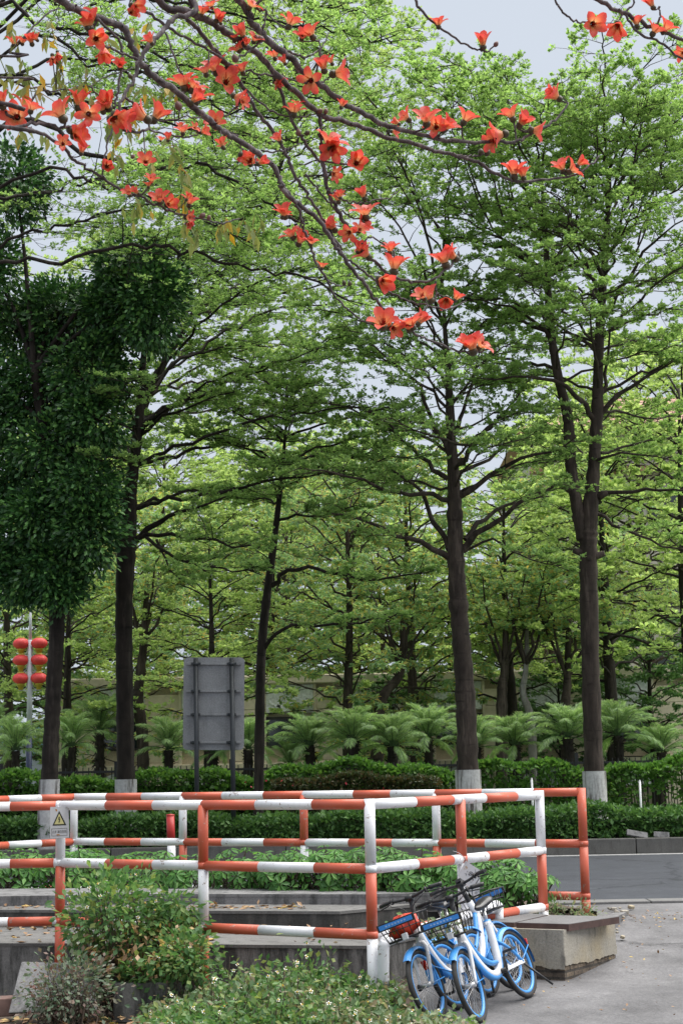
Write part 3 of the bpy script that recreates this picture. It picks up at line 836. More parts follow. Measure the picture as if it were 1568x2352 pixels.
    for a_, c_, n_ in ((0, 1, 3), (1, 2, 5), (2, 3, 3), (3, 0, 4)):
        for k in range(n_ + 1):
            f_ = k / n_
            b.tube([rim_[a_] + (rim_[c_] - rim_[a_]) * f_, bot_[a_] + (bot_[c_] - bot_[a_]) * f_], 0.0045, 5)
        for g_ in (0.5,):
            b.tube([rim_[a_] + (bot_[a_] - rim_[a_]) * g_, rim_[c_] + (bot_[c_] - rim_[c_]) * g_], 0.0045, 5)
    b.box(((x0_ + x1_) / 2 - 0.015, 0, zb - 0.004), (x1_ - x0_ - 0.07, 2 * ww - 0.06, 0.012))
    b.box((x1_ + 0.004, 0, zt_ - 0.022), (0.014, 2 * ww + 0.01, 0.058))
    b.tube([(0.87, 0, 0.70), (0.95, 0, 0.715)], 0.018, 8)
    bs = fin(b, 'basket', M['bike_black'], root, True)
    b = MB(); b.box((x1_ + 0.004, 0, zt_ - 0.022), (0.024, 2 * ww - 0.03, 0.038))
    for k in range(7): b.box((x1_ + 0.0172, (-0.09 + 0.03 * k), zt_ - 0.022), (0.002, 0.016, 0.013), 1)
    if plate_mark == 'yellow':
        b.box((x1_ + 0.0175, 0.12, zt_ - 0.022), (0.003, 0.07, 0.030), 2)
    fin(b, 'front_plate', [M['plate_blue'], M['plate_mark'], M['plate_yellow']], bs, True)
    b = MB(); b.box((x1_ - 0.035, 0.02, zb + 0.01), (0.03, 0.05, 0.055), 0); fin(b, 'lamp', M['bike_white'], bs, True, 0.006)
    # saddle and post
    b = MB(); xs = np.linspace(0, 1, 12); V = []
    for t in xs:
        hw = np.interp(t, [0, 0.12, 0.35, 0.6, 0.9, 1], [0.045, 0.088, 0.090, 0.050, 0.026, 0.012])
        hh = np.interp(t, [0, 0.15, 0.5, 0.9, 1], [0.02, 0.042, 0.034, 0.022, 0.012]); zc = 0.875 + 0.02 * math.cos(t * 4)
        for a_ in np.linspace(0, 2 * PI, 13)[:-1]:
            V.append((0.10 + 0.27 * t, hw * math.cos(a_), zc + hh * math.sin(a_)))
    i = np.repeat(np.arange(11), 12); j = np.tile(np.arange(12), 11); j2 = (j + 1) % 12
    b.add(V, np.stack([i * 12 + j, (i + 1) * 12 + j, (i + 1) * 12 + j2, i * 12 + j2], 1), 0, True)
    b.poly(V[:12]); b.poly(V[-12:][::-1])
    fin(b, 'saddle', M['saddle'], root)
    b = MB(); b.tube([(0.252, 0, 0.70), (0.228, 0, 0.845)], 0.015, 10); b.tube([(0.256, 0, 0.685), (0.247, 0, 0.735)], 0.034, 12, 1)
    b.box((0.275, 0, 0.71), (0.09, 0.02, 0.018), 0)
    fin(b, 'seat_post', [M['chrome'], M['bike_blue']], root)
    # cranks, pedals, lock, stand
    b = MB()
    b.tube([(0.41, -0.085, 0.30), (0.41, 0.085, 0.30)], 0.022, 10)
    for s_, an in ((-1, -1.2), (1, 1.94)):
        p_ = np.array([0.41 + 0.15 * math.cos(an), 0.085 * s_, 0.30 + 0.15 * math.sin(an)])
        b.tube([(0.41, 0.085 * s_, 0.30), p_], 0.011, 6)
        q_ = p_ + np.array([0, 0.06 * s_, 0])
        for dx_ in (-0.04, 0.04): b.box(q_ + [dx_, 0, 0], (0.014, 0.09, 0.022))
        for dy_ in (-0.038, 0.038): b.box(q_ + [0, dy_, 0], (0.066, 0.012, 0.022))
    fin(b, 'crank', M['bike_black'], root)
    b = MB(); b.tube([(0.02, 0.075, WR - 0.02), (-0.10, 0.20, 0.03)], 0.010, 6)
    fin(b, 'kickstand', M['bike_black'], root)
    b = MB(); t = math.radians(158); b.box((0.345 * math.cos(t), 0, WR + 0.345 * math.sin(t)), (0.02, 0.05, 0.085), 0, Matrix.Rotation(-0.35, 3, 'Y'))
    fin(b, 'tail_light', M['taillight'], root, False, 0.008)
    return root, A, rear
def gp(x, y): return np.array([x, y, ground_z(y, x) + 0.008])
bA = make_bike('blue and white share bicycle nearest the camera, basket full of dry weeds, leaning left', gp(1.56, 14.50), gp(1.06, 13.58), math.radians(21), math.radians(8))
bB = make_bike('blue share bicycle behind the nearest one, red bag in its basket, leaning left', gp(1.24, 14.60), gp(0.72, 13.70), math.radians(21), math.radians(4))
bC = make_bike('white share bicycle facing the road between the other two, yellow mark on its basket', gp(0.94, 14.10), gp(1.50, 14.98), math.radians(-22), 0.0, 'yellow', True)
def loc2w(bk_, p): return np.asarray(p, float) @ bk_[1].T + bk_[2]
# red bag lying in the basket of the second bicycle
b = MB(); V = []; nu, nv = 14, 20
for i in range(nu):
    th = PI * i / (nu - 1)
    for j in range(nv):
        ph = 2 * PI * j / nv
        r_ = 1 + 0.16 * math.sin(3 * ph + 2 * th) + 0.12 * math.sin(5 * ph - 3 * th) * math.sin(th) + random.uniform(-0.05, 0.05)
        V.append((1.02 + 0.095 * r_ * math.sin(th) * math.cos(ph), 0.135 * r_ * math.sin(th) * math.sin(ph), 0.81 + 0.085 * r_ * math.cos(th)))
i = np.repeat(np.arange(nu - 1), nv); j = np.tile(np.arange(nv), nu - 1); j2 = (j + 1) % nv
b.add(np.array([loc2w(bB, p) for p in V]), np.stack([i * nv + j, (i + 1) * nv + j, (i + 1) * nv + j2, i * nv + j2], 1), 0, True)
tag(b.build('bag', simple('red_plastic', (0.62, 0.055, 0.025), 0.4, 0, 0.3, 25)), 'crumpled red plastic bag lying in the basket of the left bicycle', 'bag')
def litter_in(bk_, n, mat, name, label):
    b = MB(); p_ = np.stack([rng.uniform(0.94, 1.12, n), rng.uniform(-0.15, 0.15, n), rng.uniform(0.73, 0.90, n)], 1)
    b.leaves(p_ @ bk_[1].T + bk_[2], rng.normal(0, 1, (n, 3)), rng.uniform(0.04, 0.09, n), rng.uniform(0.02, 0.04, n), fold=0.2)
    tag(b.build(name, mat), label, 'weeds', kind='stuff')
litter_in(bA, 110, M['leaf_weedpale'], 'basket_weeds', 'withered weeds heaped in the basket of the nearest bicycle')
litter_in(bB, 26, M['leaf_weed'], 'basket_weeds', 'green weed sprigs around the red bag in the left basket')

# ------------------------------------------------------------------ street furniture
Y = 29.85; u = Y / F
M['sign_back'] = concrete('grey_aluminium', (0.285, 0.292, 0.30), dark=(0.20, 0.205, 0.21), stain=0.56, scale=0.8)
M['sign_back'].node_tree.nodes['Principled BSDF'].inputs['Roughness'].default_value = 0.55
M['sign_post'] = simple('shaded_galvanised_post', (0.045, 0.05, 0.055), 0.5, 0.4, 0.15, 8)  # base colour set dark to carry the shade on the posts
sb = thing('road_sign', 'large grey road sign seen from its back on two dark posts', 'road sign', at(495, 1616, Y))
cen = at(491, 1616, Y); ms = frame_at(cen, at(560, 1614, Y) - at(420, 1614, Y), (0, -0.04, 1))
mb = MB(); w, h, r_ = 69.5 * u, 105 * u, 10 * u
out = []
for (cx_, cy_, a0) in ((w - r_, h - r_, 0), (-w + r_, h - r_, 90), (-w + r_, -h + r_, 180), (w - r_, -h + r_, 270)):
    for k in range(6):
        a_ = math.radians(a0 + 18 * k); out.append((cx_ + r_ * math.cos(a_), cy_ + r_ * math.sin(a_)))
plate(mb, ms, out, 0.035); mb.build('panel', M['sign_back'], sb, bevel=0.008)
mb = MB()
for yy in (90, 28, -25, -88):
    mb.box(tf(ms, [(0, yy * u, 0.022)])[0], (124 * u, 0.030, 0.035), 0, ms[:3, :3] @ np.array([[1, 0, 0], [0, 0, 1], [0, -1, 0]]))
mb.build('stiffener', M['sign_back'], sb, bevel=0.004)
mb = MB(); mb.box(tf(ms, [(25 * u, 0, 0.003)])[0], (9 * u, 0.008, 180 * u), 0, ms[:3, :3] @ np.array([[1, 0, 0], [0, 0, 1], [0, -1, 0]])); mb.build('seam_strip', M['sign_back'], sb)
for px in (-41, 41):
    mb = MB(); top = tf(ms, [(px * u, h - 2 * u, 0.075)])[0]; bt = np.array([top[0] + 0.01, top[1], BED - 0.1])
    mb.tube([bt, top], 0.044, 12); mb.build('post', M['sign_post'], sb)
    for yy in (90, 28, -25, -88):
        mb = MB(); c_ = tf(ms, [(px * u, yy * u, 0.075)])[0]
        mb.tube([c_ - [0, 0, 0.03], c_ + [0, 0, 0.03]], 0.056, 12); mb.box(c_ + [0.065, 0.02, 0], (0.04, 0.03, 0.05)); mb.box(c_ + [-0.065, 0.02, 0], (0.04, 0.03, 0.05))
        mb.build('clamp', M['sign_post'], sb)

# lantern pole
Y = 40.0; u = Y / F
M['pole_white'] = simple('pole_white', (0.55, 0.57, 0.62), 0.4); M['pole_blue'] = simple('pole_navy', (0.02, 0.03, 0.085), 0.5)
M['lantern'] = simple('lantern_silk', (0.78, 0.065, 0.065), 0.5, 0, 0.1, 8); M['gold'] = simple('lantern_gold', (0.55, 0.40, 0.05), 0.5)
tp = at(71, 1398, Y); bs_ = np.array([tp[0], Y, BED])
lt = thing('lantern_pole', 'white street pole with navy foot and three tiers of red lanterns', 'lamp post', bs_)
mb = MB(); zz = at(70, 1688, Y)[2]
mb.tube([(tp[0], Y, zz), (tp[0], Y, at(70, 1470, Y)[2])], [6.6 * u, 5.4 * u], 16); mb.tube([(tp[0], Y, at(70, 1470, Y)[2]), tp], [3.8 * u, 2.6 * u], 12)
mb.build('pole', M['pole_white'], lt)
mb = MB(); mb.tube([(tp[0], Y, BED - 0.05), (tp[0], Y, zz)], 6.8 * u, 16); mb.tube([(tp[0], Y, BED), (tp[0], Y, BED + 0.25)], 9 * u, 16); mb.build('pole_foot', M['pole_blue'], lt)
for yy in (1478, 1516, 1558):
    z = at(70, yy, Y)[2]
    mb = MB()
    zb_ = z - 27 * u
    mb.box((tp[0], Y, zb_), (50 * u, 0.02, 0.018))
    for s_ in (-1, 1):
        mb.tube(catmull([(tp[0] + s_ * 6 * u, Y, zb_ + 16 * u), (tp[0] + s_ * 8 * u, Y, zb_ + 6 * u), (tp[0] + s_ * 15 * u, Y, zb_ + 1 * u)], 8), 0.010, 6)
        mb.tube(catmull([(tp[0] + s_ * 6 * u, Y, zb_ - 8 * u), (tp[0] + s_ * 9 * u, Y, zb_ - 2 * u), (tp[0] + s_ * 16 * u, Y, zb_)], 8), 0.008, 6)
    mb.build('bracket', M['pole_white'], lt)
    for s_ in (-1, 1):
        cx_ = tp[0] + s_ * 20.5 * u
        mb = MB(); pr = []
        for k in range(15):
            a_ = -PI / 2 + PI * k / 14; pr.append((max(0.02, 18.5 * u * math.cos(a_)), 13.0 * u * math.sin(a_)))
        mb.lathe(pr, (cx_, Y, z), 24)
        V = mb.v[0].reshape(15, 24, 3); rib = 1 + 0.06 * np.cos(np.arange(24) * PI)
        V[:, :, 0] = cx_ + (V[:, :, 0] - cx_) * rib; V[:, :, 1] = Y + (V[:, :, 1] - Y) * rib
        mb.v[0] = V.reshape(-1, 3)
        ln = mb.build('lantern', M['lantern'], lt)
        mb = MB()
        mb.lathe([(9 * u, -12 * u), (9.2 * u, -16 * u), (7 * u, -16 * u), (7 * u, -20 * u), (5.4 * u, -20 * u), (5.4 * u, -26 * u), (0.001, -26 * u)], (cx_, Y, z), 16)
        mb.build('tassel', M['gold'], ln)
        mb = MB(); mb.lathe([(8 * u, 12 * u), (8 * u, 15 * u), (0.001, 15.5 * u)], (cx_, Y, z), 16)
        mb.build('cap', M['gold'], ln)

# red and white bollard at the road edge
Y = 22.2; tp = at(391.5, 1873, Y)
bo = thing('bollard', 'short red and white banded bollard standing behind the railing near the left', 'bollard', (tp[0], Y, 0.02))
H_ = tp[2]; mb = MB(); r_ = 0.055
M['bollard_red'] = paint('bollard_red', (0.42, 0.028, 0.024), amount=0.7)
for k, (f0, f1) in enumerate([(0, 0.36), (0.36, 0.62), (0.62, 1.0)]):
    mb.tube([(tp[0] + 0.03 * (1 - f0), Y, H_ * f0), (tp[0] + 0.03 * (1 - f1), Y, H_ * f1)], r_, 16, 0 if k != 1 else 1)
mb.build('post', [M['bollard_red'], M['white']], bo)
mb = MB(); mb.lathe([(r_ + 0.004, 0), (r_ + 0.004, 0.012), (0.001, 0.022)], (tp[0], Y, H_), 16); mb.build('cap', M['bollard_red'], bo)

# pale broken boards thrown at the hedge foot
for (a_, c_, lb) in (((1438, 1912, 29.35), (1486, 1923, 29.37), 'longer pale broken board lying at the hedge foot on the right'), ((1500, 1920, 29.4), (1536, 1922, 29.36), 'shorter pale broken board beside the longer one at the hedge foot')):
    p_, q_ = at(*a_), at(*c_); p_[2] = max(p_[2], 0.34); q_[2] = max(0.32, q_[2]); mb = MB(); d = q_ - p_; L_ = np.linalg.norm(d)
    mb.box((p_ + q_) / 2, (L_, 0.12, 0.05), 0, frame_at((0, 0, 0), d, (0, 0.6, 0.8))[:3, :3])
    tag(mb.build('broken_board', M['concrete_light'], bevel=0.008), lb, 'board', 'broken boards')
# slim white stakes among the hedges
for i, (px, y0_, y1_, lb) in enumerate([(1468, 1795, 1858, 'slim white stake in the creeper at the right'), (1220, 1790, 1850, 'slim white stake just left of the red corner post')]):
    Y = 33.6; a_ = at(px, y0_, Y); mb = MB(); mb.tube([(a_[0], Y, BED - 0.1), a_], 0.022, 8); mb.tube([a_, a_ + [0, 0, 0.03]], [0.022, 0.010], 8)
    tag(mb.build('marker_stake', M['white']), lb, 'stake', 'white stakes')
# dark mesh fence behind the hedge
M['iron'] = simple('black_iron', (0.012, 0.013, 0.015), 0.5)
mf_ = thing('iron_fence', 'black iron bar fence behind the hedge and palms', 'fence', (0, 36.9, BED))
mb = MB(); xs = np.arange(-10.5, 11, 0.13); n_ = len(xs)
mb.sticks(np.stack([xs, np.full(n_, 36.9), np.full(n_, BED)], 1), np.stack([xs, np.full(n_, 36.9), np.full(n_, BED + 1.45)], 1), 0.011, 0.011, 0, 4); mb.build('bars', M['iron'], mf_)
for z in (0.5, 1.62):
    mb = MB(); mb.box((0, 36.9, z), (22, 0.05, 0.05)); mb.build('rail', M['iron'], mf_)
for k in range(9):
    mb = MB(); mb.box((-10.4 + 2.6 * k, 36.9, 1.05), (0.08, 0.08, 1.6)); mb.build('post', M['iron'], mf_)

# ------------------------------------------------------------------ buildings
M['cream'] = concrete('cream_stone', (0.60, 0.51, 0.39), dark=(0.33, 0.27, 0.19), stain=0.62, scale=0.5)
M['cream_trim'] = simple('cream_trim', (0.64, 0.56, 0.44), 0.8)
M['relief'] = simple('white_relief', (0.72, 0.73, 0.76), 0.7, 0, 0.25, 14)
M['glass_dark'] = simple('dark_glass', (0.020, 0.026, 0.032), 0.08, 0, 0.3, 1.0, 0.8)
M['frame_dark'] = simple('dark_frame', (0.025, 0.022, 0.022), 0.4)
M['tile'] = simple('orange_tile', (0.36, 0.19, 0.13), 0.7, 0, 0.3, 10)
Y = 50.0
bd = thing('stone_building', 'cream stone building with white relief panels behind the palms', 'building', (4, Y, BED))
HB = 3.9
mb = MB(); mb.box((2.4, Y + 4.0, HB / 2 + BED), (23.0, 7.6, HB)); mb.build('wall', M['cream'], bd)
mb = MB(); mb.box((2.4, Y + 4.0, HB + BED + 0.14), (23.6, 8.2, 0.28)); mb.build('cornice', M['cream_trim'], bd, bevel=0.04)
mb = MB()
for k in range(14):
    z = BED + 0.35 + k * 0.5
    if z > HB: break
pier0 = xat(375, Y); pitch = 2.60
for k in range(-1, 8):
    xp = pier0 + k * pitch
    if xp > 13: break
    mb = MB(); n_ = int(HB / .52)
    for q in range(n_):
        z = BED + q * 0.52
        mb.box((xp, Y + 0.12, z + 0.26), (0.96, 0.2, 0.51))
    for s_ in (-1, 1): mb.box((xp + s_ * 0.52, Y + 0.12, HB / 2 + BED), (0.09, 0.26, HB))
    mb.build('pilaster', M['cream_trim'], bd, bevel=0.015)
    xc = xp + pitch / 2; ww = pitch - 1.12
    for fl in (0,):
        zf = BED + fl * 3.6
        mb = MB(); z0_, z1_ = (1.95, 2.90) if fl == 0 else (0.9, 2.4)
        for (cx_, sx_, cz_, sz_) in ((xc, ww, zf + z0_ + 0.04, 0.08), (xc, ww, zf + z1_ - 0.04, 0.08), (xc - ww / 2 + 0.04, 0.08, zf + (z0_ + z1_) / 2, z1_ - z0_ - 0.16), (xc + ww / 2 - 0.04, 0.08, zf + (z0_ + z1_) / 2, z1_ - z0_ - 0.16), (xc, 0.05, zf + (z0_ + z1_) / 2, z1_ - z0_ - 0.16)):
            mb.box((cx_, Y + 0.15, cz_), (sx_, 0.12, sz_))
        wf = mb.build('window', M['frame_dark'], bd)
        mb = MB(); mb.box((xc, Y + 0.17, zf + (z0_ + z1_) / 2), (ww - 0.16, 0.03, z1_ - z0_ - 0.16)); mb.build('pane', M['glass_dark'], wf)
        mb = MB(); mb.box((xc, Y + 0.10, zf + z1_ + 0.55), (ww - 0.02, 0.12, 0.86))
        for q in range(26):
            mb.box((xc + random.uniform(-0.42, 0.42) * ww, Y + 0.04, zf + z1_ + 0.25 + random.uniform(0, 0.35)), (random.uniform(0.06, 0.2), 0.03, random.uniform(0.04, 0.12)), 0, Matrix.Rotation(random.uniform(0, 3), 3, 'Y'))
        mb.build('relief_panel', M['relief'], bd, bevel=0.012)
    # arched relief over the stone base
    mb = MB(); ar = [(xc + 0.72 * math.cos(t), 0, BED + 0.62 + 0.62 * math.sin(t)) for t in np.linspace(0, PI, 15)]
    a3 = np.array(ar); f_ = a3 + [0, Y + 0.06, 0]; g_ = a3 + [0, Y + 0.2, 0]; i = np.arange(15); j = (i + 1) % 15
    mb.add(np.vstack([f_, g_]), np.stack([i, j, j + 15, i + 15], 1)); mb.poly(f_[::-1])
    mb.tube(a3 + [0, Y + 0.05, 0], 0.05, 6)
    mb.build('arch_relief', M['relief'], bd)
mb = MB(); mb.box((2.4, Y + 0.06, BED + 1.42), (22.8, 0.34, 0.16)); mb.build('base_course', M['cream_trim'], bd, bevel=0.02)

Y = 66.0; u = Y / F
zw = at(1480, 985, Y)[2]; zr = at(1480, 905, Y)[2]
tb = thing('tiled_building', 'tall pale building with an orange tiled roof behind the right hand trees', 'building', (14, Y, BED))
xl = xat(1262, Y)
mb = MB(); mb.box((xl + 11, Y + 6, zw / 2), (22, 12, zw)); mb.build('wall', simple('pale_stucco', (0.50, 0.46, 0.42), 0.85, 0, 0.15, 0.6), tb)
mb = MB(); e = 0.7
lo = [(xl - e, Y - e, zw), (xl + 22 + e, Y - e, zw), (xl + 22 + e, Y + 12 + e, zw), (xl - e, Y + 12 + e, zw)]; hi = [(xl + 4.5, Y + 6, zr + 1.2), (xl + 17, Y + 6, zr + 1.2)]
v = np.array(lo + hi); mb.add(v, [[0, 1, 5, 4], [2, 3, 4, 5]]); mb.add(v, [[1, 2, 5], [3, 0, 4]]); mb.poly(v[:4][::-1])
mb.box((xl + 11, Y - e + 0.05, zw - 0.12), (23.6, 0.2, 0.24)); mb.build('roof', M['tile'], tb)
mb = MB(); mb.box((xl + 11, Y - 0.25, zw - 1.75), (22.6, 0.5, 0.22)); mb.build('tile_band', M['tile'], tb)
for k in range(6):
    for fl in range(4):
        xc, zc = xl + 2 + k * 3.4, zw - 3.4 - fl * 3.3
        mb = MB(); mb.box((xc, Y - 0.02, zc), (1.7, 0.10, 1.6)); wf = mb.build('window', M['frame_dark'], tb)
        mb = MB(); mb.box((xc - 0.42, Y - 0.08, zc), (0.76, 0.03, 1.44)); mb.box((xc + 0.42, Y - 0.08, zc), (0.76, 0.03, 1.44)); mb.build('pane', M['glass_dark'], wf)
# low pale sheds at the far left
Y = 58.0; u = Y / F
M['shed'] = simple('shed_wall', (0.48, 0.52, 0.60), 0.7, 0, 0.12, 1.2); M['shed_band'] = simple('shed_band', (0.26, 0.45, 0.66), 0.6)
sh = thing('shed', 'low pale shed with light blue roof band at the far left', 'building', (xat(60, Y), Y, BED))
x0_, x1_ = xat(-60, Y), xat(300, Y)
zt_ = at(60, 1665, Y)[2]
mb = MB(); mb.box(((x0_ + x1_) / 2, Y + 3, zt_ / 2 + 0.1), (x1_ - x0_, 6, zt_)); mb.build('wall', M['shed'], sh)
mb = MB(); mb.box(((x0_ + x1_) / 2, Y - 0.06, zt_ - 0.05), (x1_ - x0_ + 0.4, 0.3, 0.28)); mb.build('roof_band', M['shed_band'], sh)
mb = MB(); mb.box(((x0_ + x1_) / 2, Y - 0.04, at(60, 1706, Y)[2]), (x1_ - x0_ - 0.3, 0.16, 0.16)); mb.build('canopy_strip', M['shed_band'], sh)
for px in (84, 190, 240):
    c_ = at(px, 1724, Y); mb = MB(); mb.box((c_[0], Y - 0.02, c_[2]), (0.46, 0.10, 0.5)); wf = mb.build('window', M['frame_dark'], sh)
    mb = MB(); mb.box((c_[0], Y - 0.08, c_[2]), (0.38, 0.03, 0.42)); mb.build('pane', simple('blue_glass', (0.16, 0.25, 0.38), 0.2), wf)
mb = MB(); mb.box((xat(45, 46), 46, BED + 0.35), (5.0, 0.4, 0.7)); tag(mb.build('garden_wall', simple('pink_wall', (0.40, 0.33, 0.30), 0.9)), 'low pinkish garden wall behind the lantern pole', 'wall')
# ------------------------------------------------------------------ tree builder
def tree_mesh(limbs, root, wood_mat, leaf_mat, leafL=0.075, leafW=0.045, k2=7.0, lsec=0.9, n3=5, nros=3, nl=5, t0=0.3, flat=0.25, droop=0.0, upleaf=0.45, twig_r=0.005, wood=None):
    """limbs: list of (points, r0, r1, t0 or None). Limbs carry side twigs that lie in near level sprays, sprays carry leaf rosettes."""
    wood = wood or MB(); lf = MB()
    SB, SD, SL = [], [], []
    for (P, r0, r1, tt) in limbs:
        P = np.asarray(P, float)
        L = np.linalg.norm(np.diff(P, axis=0), axis=1).sum()
        n = int(max(6, L * 4))
        C = catmull(P, n); C[1:-1] += rng.normal(0, 0.012 * min(L, 3), (n - 2, 3))
        wood.tube(C, np.linspace(r0, r1, n), 7 if r0 > 0.03 else 5, cap=False)
        ta = t0 if tt is None else tt
        if ta >= 1: continue
        m = max(2, int(L * (1 - ta) * k2))
        t = ta + (1 - ta) * (np.arange(m) + rng.uniform(0, 1, m)) / m
        fi = t * (n - 1); i = np.minimum(fi.astype(int), n - 2); w = (fi - i)[:, None]
        B = C[i] * (1 - w) + C[i + 1] * w; T = nrm(C[i + 1] - C[i])
        lat = np.cross(T, [0, 0, 1.0]); lat = nrm(lat + 1e-6)
        sg = np.where(np.arange(m) % 2, 1, -1)[:, None] * 1.0; a = np.radians(rng.uniform(28, 75, m))[:, None]
        D = np.cos(a) * T + np.sin(a) * sg * lat; D[:, 2] = D[:, 2] * flat + rng.normal(0.06 - droop, 0.14, m)
        SB.append(B); SD.append(nrm(D)); SL.append(lsec * (1.12 - 0.65 * t) * rng.uniform(0.55, 1.25, m) * min(1.25, 0.5 + L / 5))
    if SB:
        B = np.vstack(SB); D = np.vstack(SD); L = np.concatenate(SL); n = len(B)
        pts = [B]; d = D.copy()
        for s in range(4):
            d = nrm(d + rng.normal(0, 0.13, (n, 3)) - np.array([0, 0, droop * 0.3]))
            pts.append(pts[-1] + d * (L / 4)[:, None])
        for s in range(4):
            wood.sticks(pts[s], pts[s + 1], twig_r * (2.0 - 0.36 * s), twig_r * (1.64 - 0.36 * s), 0, 4)
        Pn = np.stack(pts, 1)                                   # n,5,3
        m = n * n3
        idx = np.repeat(np.arange(n), n3); s = rng.uniform(0.6, 4.0, m); i = np.minimum(s.astype(int), 3); w = (s - i)[:, None]
        TB = Pn[idx, i] * (1 - w) + Pn[idx, i + 1] * w; TD = nrm(Pn[idx, i + 1] - Pn[idx, i])
        lat = nrm(np.cross(TD, [0, 0, 1.0]) + 1e-6); sg = np.where(rng.random(m) < 0.5, 1, -1)[:, None]; a = np.radians(rng.uniform(25, 75, m))[:, None]
        TD = np.cos(a) * TD + np.sin(a) * sg * lat; TD[:, 2] += rng.normal(0.08 - droop, 0.16, m); TD = nrm(TD)
        TL = (L[idx] * rng.uniform(0.22, 0.5, m))[:, None]
        TE = TB + TD * TL
        wood.sticks(TB, TE, twig_r * 0.8, twig_r * 0.45, 0, 3)
        q = np.repeat(np.arange(m), nros); uu = rng.uniform(0.3, 1.05, len(q))[:, None]
        R = TB[q] + TD[q] * TL[q] * uu
        R = np.vstack([R, pts[-1], pts[-1] - d * 0.04])
        RD = np.vstack([TD[q], d, d])
        R = R + np.c_[np.zeros((len(R), 2)), rng.uniform(0, 0.035, len(R))]
        k = np.repeat(np.arange(len(R)), nl)
        az = rng.uniform(0, 2 * PI, len(k)); el = rng.normal(upleaf, 0.35, len(k))
        LD = np.stack([np.cos(az) * np.cos(el), np.sin(az) * np.cos(el), np.sin(el)], 1) + 0.5 * RD[k]
        ls = leafL * rng.uniform(0.65, 1.25, len(k))
        lf.leaves(R[k] + rng.normal(0, 0.012, (len(k), 3)), LD, ls, ls * leafW / leafL, wide=0.66)
    wo = wood.build('branches', wood_mat, root)
    lo_ = lf.build('crown', leaf_mat, root) if lf.n else None
    return wo, lo_
def auto_limbs(axis, z0, z1, n, Rf, el0=0.75, el1=1.3, tier=0.9, seed=0, r=0.0125, az0=0, bias=None):
    """whorls of limbs round a trunk axis (polyline), longer below or as Rf says"""
    g = np.random.default_rng(seed); out = []
    axis = np.asarray(axis, float)
    for i in range(n):
        f = (i + 0.5) / n; z = z0 + (z1 - z0) * f
        if tier: z = z0 + tier * round((z - z0) / tier) + g.normal(0, 0.12)
        z = min(max(z, axis[0, 2] + 0.1), axis[-1, 2] - 0.02)
        b = np.array([np.interp(z, axis[:, 2], axis[:, k]) for k in range(3)])
        f = min(1, max(0, (z - z0) / (z1 - z0)))
        az = az0 + i * 2.39996 + g.normal(0, 0.25); L = Rf(f) * g.uniform(0.72, 1.12)
        if bias is not None: L *= 1 + bias[2] * math.cos(az - math.atan2(bias[1], bias[0]))
        e = el0 + (el1 - el0) * f + g.normal(0, 0.08)
        h = np.array([math.cos(az), math.sin(az), 0]); side = np.array([-h[1], h[0], 0]) * g.normal(0, 0.10)
        pts = []
        for s in (0, 0.2, 0.45, 0.72, 1.0):
            pts.append(b + (h + side * math.sin(s * 4)) * L * s + np.array([0, 0, L * (math.tan(e) * 0.62) * (s - 0.52 * s * s)]))
        out.append((pts, r * math.sqrt(L) * 1.5, 0.008, 0.34 if f < 0.6 else 0.25))
    return out
def px_limb(pts, r0, r1, t0=None):
    return ([at(*p) for p in pts], r0, r1, t0)
def trunk_tube(wood, P, r, k=14):
    n = max(16, len(P) * 12); C = catmull(P, n); rr = np.interp(np.linspace(0, 1, n), np.linspace(0, 1, len(r)), r)
    ii = np.arange(n)
    for q in range(max(3, n // 9)):
        i0 = random.uniform(2, n - 2); rr = rr * (1 + random.uniform(.04, .13) * np.exp(-((ii - i0) / .7) ** 2))
    C = C.copy(); rr = rr * (1 + 0.05 * np.sin(np.arange(n) * 1.9) + rng.normal(0, 0.025, n))
    wood.tube(C, rr, k, cap=True)
    return C
def base_tree(name, label, px_base, Y, trunk_px, radii, limewash_y, mat, group='street trees beyond the road', cat='tree'):
    """tree whose trunk is given as sheet points; returns root, trunk axis"""
    P = [at(*p, Y) if len(p) == 2 else at(*p) for p in trunk_px]
    b0 = P[0].copy(); b0[2] = BED
    t = thing(name, label, cat, b0, group)
    w = MB(); pts = [b0 - [0, 0, 0.1]] + P
    trunk_tube(w, pts, [radii[0] * 1.06] + list(radii))
    w.build('trunk', mat, t)
    if limewash_y:
        zt_ = at(px_base, limewash_y, Y)[2]
        lw = MB(); C = catmull(pts, 60); C = C[C[:, 2] < zt_]; C = np.vstack([C, C[-1] + (zt_ - C[-1][2]) * np.array([0, 0, 1.0])])
        rr = np.interp(C[:, 2], [BED, P[min(2, len(P) - 1)][2]], [radii[0] * 1.06, radii[1]]) * 1.17
        lw.tube(C, rr, 18, cap=False); lw.build('limewash_band', M['limewash'], t)
    return t, np.array(pts)
YT = 31.2; uT = YT / F
